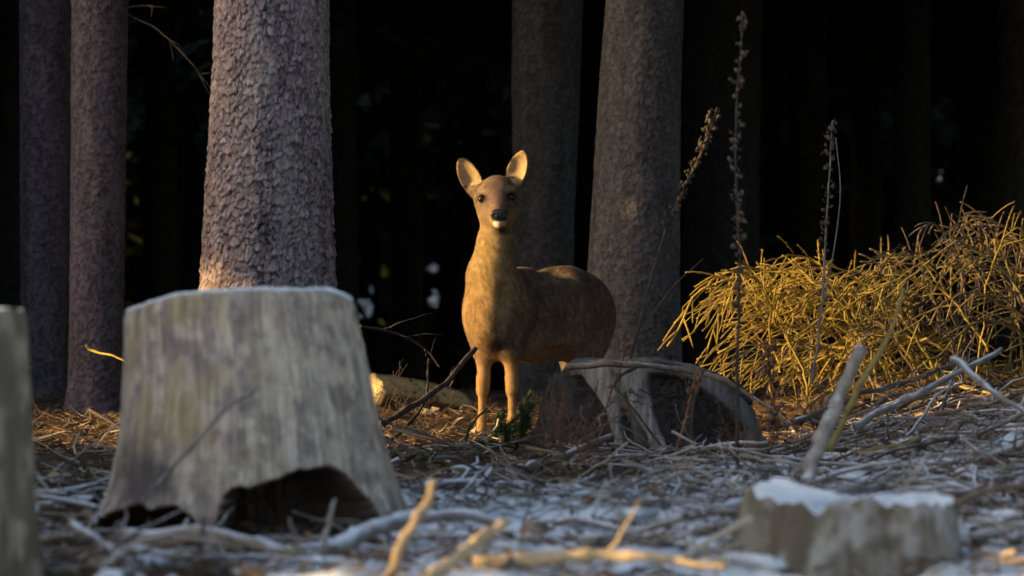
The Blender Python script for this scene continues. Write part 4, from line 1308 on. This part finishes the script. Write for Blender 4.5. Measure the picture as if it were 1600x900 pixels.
# a mat of small dead branches over the frosty ground, too many to count
def stick_mat(n, seed, ylo, yhi, xlo, xhi, mat, label):
    rg = np.random.default_rng(seed); mb = MB()
    y = rg.uniform(ylo, yhi, n); x = rg.uniform(xlo, xhi, n) * y
    L = .06 + .34 * rg.random(n) ** 1.7; r = .0016 + .0055 * rg.random(n) ** 2
    a = rg.random(n) * 6.283; el = rg.normal(.06, .22, n)
    d = np.stack([np.cos(a) * np.cos(el), np.sin(a) * np.cos(el), np.sin(el)], -1)
    z = ground_z(x, y) + r + .035 * rg.random(n) ** 2 + np.maximum(0, -np.sin(el)) * L * .5
    c0 = np.stack([x, y, z], -1); bow = rg.normal(size=(n, 3)) * [.10, .10, .05] * L[:, None]
    s1 = np.stack([-np.sin(a), np.cos(a), 0 * a], -1); s2 = np.cross(d, s1)
    rows = []; K = 6
    for f_ in np.linspace(-.5, .5, K):
        c_ = c0 + d * (L * f_)[:, None] + bow * (.25 - f_ * f_) * 4 + rg.normal(size=(n, 3)) * (L * .012)[:, None]
        for ang in np.arange(5) * 1.2566:
            rows.append(c_ + (s1 * math.cos(ang) + s2 * math.sin(ang)) * (r * (1.0 - .45 * (f_ + .5)) * rg.uniform(.8, 1.2, n))[:, None])
    V = np.stack(rows, 1); base = np.arange(n)[:, None] * (5 * K)
    q = [base + np.array([[lv * 5 + e, lv * 5 + (e + 1) % 5, lv * 5 + 5 + (e + 1) % 5, lv * 5 + 5 + e]]) for lv in range(K - 1) for e in range(5)]
    pl = np.array([(.08, .055, .042), (.18, .125, .09), (.36, .28, .21), (.46, .37, .28), (.25, .165, .10), (.12, .09, .075)])
    cc = pl[rg.integers(0, len(pl), n)] * rg.uniform(.7, 1.3, (n, 1))
    mb.add(V.reshape(-1, 3), np.concatenate(q), None, np.repeat(cc, 5 * K, 0))
    tag(mb.build('branch_litter', M[mat]), label, None, None, 'stuff')


stick_mat(800, 95, 6.9, 10.2, -.165, .168, 'mat_sticks', 'mat of small dead branches over the frosty ground')
stick_mat(900, 93, 9.6, 12.9, -.165, .05, 'litter', 'brown mat of small dead branches between the stumps')
stick_mat(1200, 94, 9.0, 13.4, .03, .168, 'mat_sticks', 'thicker mat of small dead branches on the rise at right')

# curled dead leaves and bark flakes
mb = MB(); rg = np.random.default_rng(97)
for k in range(2600):
    y = rg.uniform(6.9, 16.5); x = rg.uniform(-.165, .165) * y
    s_ = rg.uniform(.008, .028); a = rg.random() * 6.28; z = gz(x, y) + .008 + rg.random() * .012
    u = np.array([math.cos(a), math.sin(a), rg.normal() * .35]); v = np.array([-math.sin(a), math.cos(a), rg.normal() * .35])
    p = np.array([x, y, z]); h_ = np.array([0, 0, s_ * rg.uniform(.2, .6)])
    P = [p - u * s_ * 1.3, p - v * s_ * .6 + h_, p + u * s_ * 1.3 + h_ * .5, p + v * s_ * .6 + h_ * .6, p - v * s_ * .1]
    mb.add(P, None, [(0, 1, 4), (1, 2, 4), (2, 3, 4), (3, 0, 4)], pal[rg.integers(0, len(pal))] * rg.uniform(.7, 1.5))
tag(mb.build('dead_leaves', M['litter'], smooth=False), 'curled dead leaves and bark flakes on the ground', None, None, 'stuff')

# moss cushions by the stumps
mb = MB(); rg = np.random.default_rng(96)
for cx, cy, n, sp in ((-.22, 11.4, 60, .22), (.03, 11.6, 40, .15), (-.1, 12.6, 40, .2), (1.25, 9.2, 26, .12), (.45, 9.0, 16, .1)):
    for k in range(n):
        x, y = cx + rg.normal() * sp, cy + rg.normal() * sp
        blob(mb, np.array([x, y, gz(x, y)]), rg.uniform(.012, .034), rg, 2, None, .45)
tag(mb.build('moss_cushions', M['moss']), 'low green moss growing between the stumps', None, None, 'stuff')

# ------------------------------------------------------------------ the yellow brush heap
def brush_heap():
    o = np.array([1.40, 15.4, gz(1.40, 15.4)])
    root = thing('brush_heap', o, 'heap of sunlit yellow dry branches drooping to the left of the picture edge', 'brushwood')
    rg = np.random.default_rng(60)
    S = 15.4 / FPX
    k = 0
    for k in range(98):
        # each frond rises from inside the heap, arches over and droops to the left or the front
        rootx = rg.uniform(1200, 1680); rooty = rg.uniform(540, 640)
        reach = rg.uniform(90, 330) * (1 if rg.random() < .84 else -.55)
        tipx = max(1045 + 70 * rg.random(), rootx - reach)
        roof = np.interp((rootx + tipx) / 2, [1040, 1100, 1200, 1300, 1400, 1480, 1600, 1700], [520, 455, 415, 395, 375, 345, 340, 360])
        topy = roof + (rg.random() ** 1.1) * (610 - roof) * .85
        if k < 22: topy = roof + rg.uniform(-4, 40)
        tipy = min(topy + rg.uniform(30, 120), 628)
        d0 = 15.5 + rg.uniform(-.45, .7); d1 = d0 + rg.uniform(-.5, .15)
        P = [at(rootx, rooty, d0), at(rootx * .8 + tipx * .2, (rooty + topy * 2) / 3, d0), at(rootx * .45 + tipx * .55, topy, (d0 + d1) / 2), at(tipx, tipy, d1)]
        C = catmull(P, 26); C = C + rg.normal(size=C.shape) * .004 + np.cumsum(rg.normal(size=C.shape) * [.006, .005, .006], axis=0)
        C[:, 2] = np.maximum(C[:, 2], ground_z(C[:, 0], C[:, 1]) + .01)
        r = .0036 + .0052 * rg.random() ** 1.5
        mb = MB(); tube(mb, C, np.linspace(r, r * .5, 26), 6, rough=.12)
        pn = np.array([rg.normal() * .5, -1, .5 * rg.normal()]); pn /= np.linalg.norm(pn)      # the frond's own plane
        ph = rg.random()
        for j in range(int(rg.integers(9, 15))):
            i = int(8 + (j + ph) * 17 / 15.0); i = min(i, 24)
            d = C[i + 1] - C[i - 1]; d /= np.linalg.norm(d)
            sd = np.cross(d, pn); sd /= np.linalg.norm(sd)
            e = d * .85 + sd * (1 if j % 2 else -1) * rg.uniform(.35, .75) + rg.normal(size=3) * .14 + np.array([0, 0, -.20]); e /= np.linalg.norm(e)
            L = rg.uniform(.09, .22) * (1.1 - .5 * (i - 8) / 17)
            Q = np.array([C[i] + e * L * s + np.array([0, 0, -.22 * L * s * s]) for s in np.linspace(0, 1, 5)])
            tube(mb, Q, np.linspace(max(.0026, r * .55), .0019, 5), 4)
            n_ = int(L * 190)
            for w_ in range(n_):
                t_ = rg.random() * 3.99; i2 = int(t_); pp = Q[i2] + (Q[i2 + 1] - Q[i2]) * (t_ - i2)
                ne = e * .9 + rg.normal(size=3) * .55; ne /= np.linalg.norm(ne); nw = np.cross(ne, [.3, -1, .2]); nw /= np.linalg.norm(nw) + 1e-9
                nl_ = rg.uniform(.008, .018)
                mb.add([pp - nw * .0012, pp + nw * .0012, pp + ne * nl_], None, [(0, 1, 2)])
        mat = M[rg.choice(['straw', 'straw', 'straw', 'straw_dim'])] if (tipx < 1300 and rg.random() < .85) else M[rg.choice(['straw', 'straw_dim', 'straw_dim', 'straw_dim', 'stick_brown', 'twig_dark'])]  # right side mixes in dimmer stems, its shade painted into their colour
        mb.build('branch', mat, root)
    mb = MB()                            # dark sticks inside
    for k in range(60):
        p = at(rg.uniform(1180, 1650), rg.uniform(470, 620), 15.7 + rg.random() * .5)
        e = rg.normal(size=3) * [1, .4, .8]; e /= np.linalg.norm(e); L = rg.uniform(.2, .5)
        Q = np.array([p + e * L * s + rg.normal(size=3) * .01 for s in np.linspace(-.5, .5, 6)])
        tube(mb, Q, np.linspace(.006, .003, 6), 5)
    tag(mb.build('inner_twigs', M['twig_dark'], root), kind='stuff')


brush_heap()

# ------------------------------------------------------------------ tall dead stalks
def dead_stalk(P, r, mat, label, heads, name='dead_stalk', seed=0, hr=.010, extra=(), hm=None):
    rg = np.random.default_rng(seed + 1500)
    C = catmull(P, 60); base = C[0]
    root = thing(name, base, label, 'dead plant')
    C = C + np.c_[np.cumsum(rg.normal(size=(60, 3)) * .0009, axis=0)]
    mb = MB(); tube(mb, C, np.linspace(r, r * .45, 60), 7, rough=.12); mb.build('stem', mat, root)
    mb = MB(); i0, i1, n = heads
    for k in range(n):
        s = rg.uniform(i0, i1) * 59; i = int(s); p = C[i]
        dirv = rg.normal(size=3) * [1, 1, .3]; dirv /= np.linalg.norm(dirv)
        q = p + dirv * (r + hr * rg.uniform(.5, 1.3)) + np.array([0, 0, hr * .6])
        tube(mb, [p, (p + q) / 2 + [0, 0, -.001], q], [.0011, .001, .0012], 4)
        blob(mb, q, hr * rg.uniform(.2, .75), rg, 1, None, 1.3)
        if rg.random() < .5:
            w = rg.normal(size=3) * hr * .9
            mb.add([q, q + w + [0, 0, hr * .6], q + w * .4 + [0, 0, hr * 1.4]], None, [(0, 1, 2)])
    tag(mb.build('seed_heads', M[hm] if hm else mat, root), kind='stuff')
    for Pe in extra:
        mb = MB(); Ce = catmull(Pe, 20); tube(mb, Ce, np.linspace(r * .55, r * .3, 20), 6, rough=.1); mb.build('side_stem', mat, root)
    return root


dead_stalk(path((1152, 735, 10.6), (1151, 600, 10.6), (1153, 420, 10.58), (1146, 220, 10.55), (1157, 18, 10.5)), .0062, M['stalk'],
           'tallest dark dead stalk with dry seed heads up to the top of the picture', (.42, 1, 110), seed=1, hr=.011)
dead_stalk(path((985, 560, 12.25), (1012, 450, 12.2), (1048, 335, 12.2), (1090, 245, 12.15), (1117, 168, 12.1)), .0062, M['stalk'],
           'slim dark dead stalk leaning right from the top of the rotting stump', (.40, 1, 90), seed=2, hr=.012,
           extra=[path((1000, 520, 12.2), (1050, 450, 12.2), (1098, 405, 12.2))])
dead_stalk(path((1268, 600, 12.4), (1280, 500, 12.4), (1292, 330, 12.4), (1300, 188, 12.4)), .0055, M['stalk_pale'],
           'bleached double dead stalk in front of the yellow brush', (.55, 1, 55), seed=3, hr=.012, hm='stalk',
           extra=[path((1285, 480, 12.4), (1303, 390, 12.38), (1313, 300, 12.38), (1306, 215, 12.38))])
dead_stalk(path((930, 720, 11.7), (948, 650, 11.7), (972, 580, 11.7), (985, 520, 11.7)), .004, M['weed'], 'thin reddish dry weed in front of the pale root of the rotting stump', (.5, 1, 16), seed=4, hr=.010, name='dry_weed')
dead_stalk(path((1048, 725, 11.55), (1066, 670, 11.55), (1080, 610, 11.55), (1092, 560, 11.55)), .0065, M['weed'], 'stout reddish dry weed at the right root of the rotting stump', (.2, 1, 24), seed=5, hr=.012, name='dry_weed')
dead_stalk(path((1205, 700, 11.6), (1210, 640, 11.6), (1200, 580, 11.6), (1205, 540, 11.6)), .004, M['weed'], 'fuzzy reddish dry weed between the tallest stalk and the yellow brush', (.1, 1, 60), seed=6, hr=.016, name='dry_weed')


def weed_tuft(px, py, d, w, h, n, label, mat, seed):
    rg = np.random.default_rng(seed + 1700)
    b0 = at(px, py, d); b0[2] = gz(b0[0], b0[1])
    root = thing('dry_weed', b0, label, 'dead plant')
    S = d / FPX
    for k in range(n):
        a = rg.normal() * .55; L = h * S * rg.uniform(.5, 1.1)
        p = b0 + np.array([rg.normal() * w * S * .35, rg.normal() * .06, -.005])
        C = np.array([p + np.array([math.sin(a) * L * s * (.5 + .6 * s), rg.normal() * .004, L * s - .25 * abs(math.sin(a)) * L * s * s]) for s in np.linspace(0, 1, 9)])
        mb = MB(); tube(mb, C, np.linspace(.0028, .001, 9), 5)
        for j in range(6):
            i = int(rg.integers(3, 8)); e = np.array([rg.normal(), rg.normal() * .6, .6 + rg.random()]); e /= np.linalg.norm(e); l2 = L * rg.uniform(.1, .3)
            tube(mb, [C[i], C[i] + e * l2 * .5 + rg.normal(size=3) * .004, C[i] + e * l2], [.0013, .001, .0007], 4)
        mb.build('stem', mat, root)


weed_tuft(880, 735, 11.6, 60, 110, 16, 'reddish brown dry weed tuft against the bark side of the rotting stump', M['weed'], 1)
weed_tuft(905, 770, 10.6, 70, 60, 10, 'low brown dry weed tuft on the litter below the rotting stump', M['weed'], 2)
weed_tuft(975, 556, 12.3, 50, 60, 14, 'small tuft of golden dry stems on top of the rotting stump', M['straw'], 3)
weed_tuft(1190, 690, 11.9, 90, 110, 14, 'brown dry weed tuft beside the tallest dead stalk', M['weed'], 4)
weed_tuft(1300, 640, 12.6, 80, 90, 12, 'tangled dark weed tuft in front of the yellow brush', M['stalk'], 5)
weed_tuft(640, 640, 13.4, 60, 90, 14, 'bare dark weed tuft in the sunlit litter left of the deer', M['twig_dark'], 6)
weed_tuft(600, 590, 14.6, 60, 110, 12, 'bare dark weed tuft in the shade beside the large stump', M['twig_dark'], 7)

# ------------------------------------------------------------------ green spruce spray at the deer's feet
def spruce_spray(P, label, seed, n=700, nl=.026):
    rg = np.random.default_rng(seed + 1900)
    C = catmull(P, 24); root = thing('spruce_spray', C[0], label, 'spruce twig')
    mb = MB(); tube(mb, C, np.linspace(.005, .0018, 24), 6)
    axes = [C]
    for k in range(7):
        i = int(rg.integers(3, 20)); d = C[i + 1] - C[i]; d /= np.linalg.norm(d)
        e = d + np.cross(d, [0, -1, 0]) * rg.choice([-1, 1]) * .8 + rg.normal(size=3) * .2; e /= np.linalg.norm(e)
        Q = np.array([C[i] + e * .13 * s * (1 - i / 40) for s in np.linspace(0, 1, 10)]); axes.append(Q); tube(mb, Q, np.linspace(.003, .001, 10), 5)
    mb.build('stem', M['twig_dark'], root)
    mb = MB()
    for A in axes:
        for k in range(n if A is C else n // 3):
            i = int(rg.integers(0, len(A) - 1)); p = A[i] + (A[i + 1] - A[i]) * rg.random(); d = A[i + 1] - A[i]; d /= np.linalg.norm(d)
            e = d * .7 + rg.normal(size=3); e /= np.linalg.norm(e); w = np.cross(e, rg.normal(size=3)); w /= np.linalg.norm(w)
            L = nl * rg.uniform(.7, 1.3)
            mb.add([p - w * .0019, p + w * .0019, p + e * L], None, [(0, 1, 2)])
    tag(mb.build('needles', M['green'], root, smooth=False), kind='stuff')


spruce_spray(path((742, 706, 12.9), (775, 682, 12.95), (805, 655, 13.0), (838, 632, 13.0)), 'green spruce twig lying upright before the front hooves of the deer', 1)
spruce_spray(path((770, 735, 12.4), (800, 705, 12.45), (822, 668, 12.5), (826, 630, 12.55)), 'green spruce twig leaning on the bark side of the rotting stump', 2)
spruce_spray(path((690, 735, 12.2), (740, 726, 12.25), (800, 728, 12.3), (850, 740, 12.2)), 'green spruce twig lying flat on the litter between the stumps', 3, 300)

# ------------------------------------------------------------------ split log lying in the sun behind the leaning branch
def split_log():
    a, b_ = at(588, 606, 15.3), at(728, 636, 15.7)
    a[2] = max(a[2], gz(a[0], a[1]) + .05)
    o = (a + b_) / 2
    root = thing('split_log', o, 'split log with a bare yellow face lying in the sun left of the deer', 'log')
    C = catmull([a, o + np.array([0, 0, .012]), b_], 30); n = 30; sides = 26
    T = (b_ - a) / np.linalg.norm(b_ - a); A_ = np.cross(T, [0, 0, 1]); A_ /= np.linalg.norm(A_); B_ = np.cross(A_, T)
    th = np.arange(sides) / sides * 2 * np.pi
    rr = .078 + .010 * np.sin(th * 3)[None] * np.ones((n, 1)) + .012 * (fbm(np.arange(n)[:, None] * .3 + 0 * th[None], 3 * np.cos(th)[None] + 0 * np.arange(n)[:, None], seed=500) - .5)
    flat = np.cos(th - .75)                      # the split side
    rr = np.where(flat[None] > .45, rr * .45 / np.maximum(flat, .45)[None], rr)
    V = C[:, None] + rr[..., None] * (np.cos(th)[None, :, None] * A_ + np.sin(th)[None, :, None] * B_)
    mb = MB(); tube_v = V.reshape(-1, 3)
    i = np.arange(n - 1)[:, None] * sides; j = np.arange(sides)[None]; j2 = (j + 1) % sides
    q = np.stack([i + j, i + j2, i + sides + j2, i + sides + j], -1).reshape(-1, 4)
    tv = np.vstack([tube_v, C[0], C[-1]]); t = []
    for a_ in range(sides):
        b2 = (a_ + 1) % sides; t += [(n * sides, b2, a_), (n * sides + 1, (n - 1) * sides + a_, (n - 1) * sides + b2)]
    yel = np.array((.56, .43, .19)); bk = np.array((.15, .105, .06))
    nn = fbm(np.arange(n)[:, None] * .5 + 0 * th[None], th[None] * 2 + 0 * np.arange(n)[:, None], seed=501, octs=3)
    w = ((flat[None] > .40) & (nn > .30))[..., None]
    c = np.where(w, yel * (.8 + .5 * nn[..., None]), bk * (.6 + .9 * nn[..., None])).reshape(-1, 3)
    mb.add(tv, q, t, np.vstack([c, yel, yel]))
    mb.build('log_wood', M['stump'], root)


split_log()
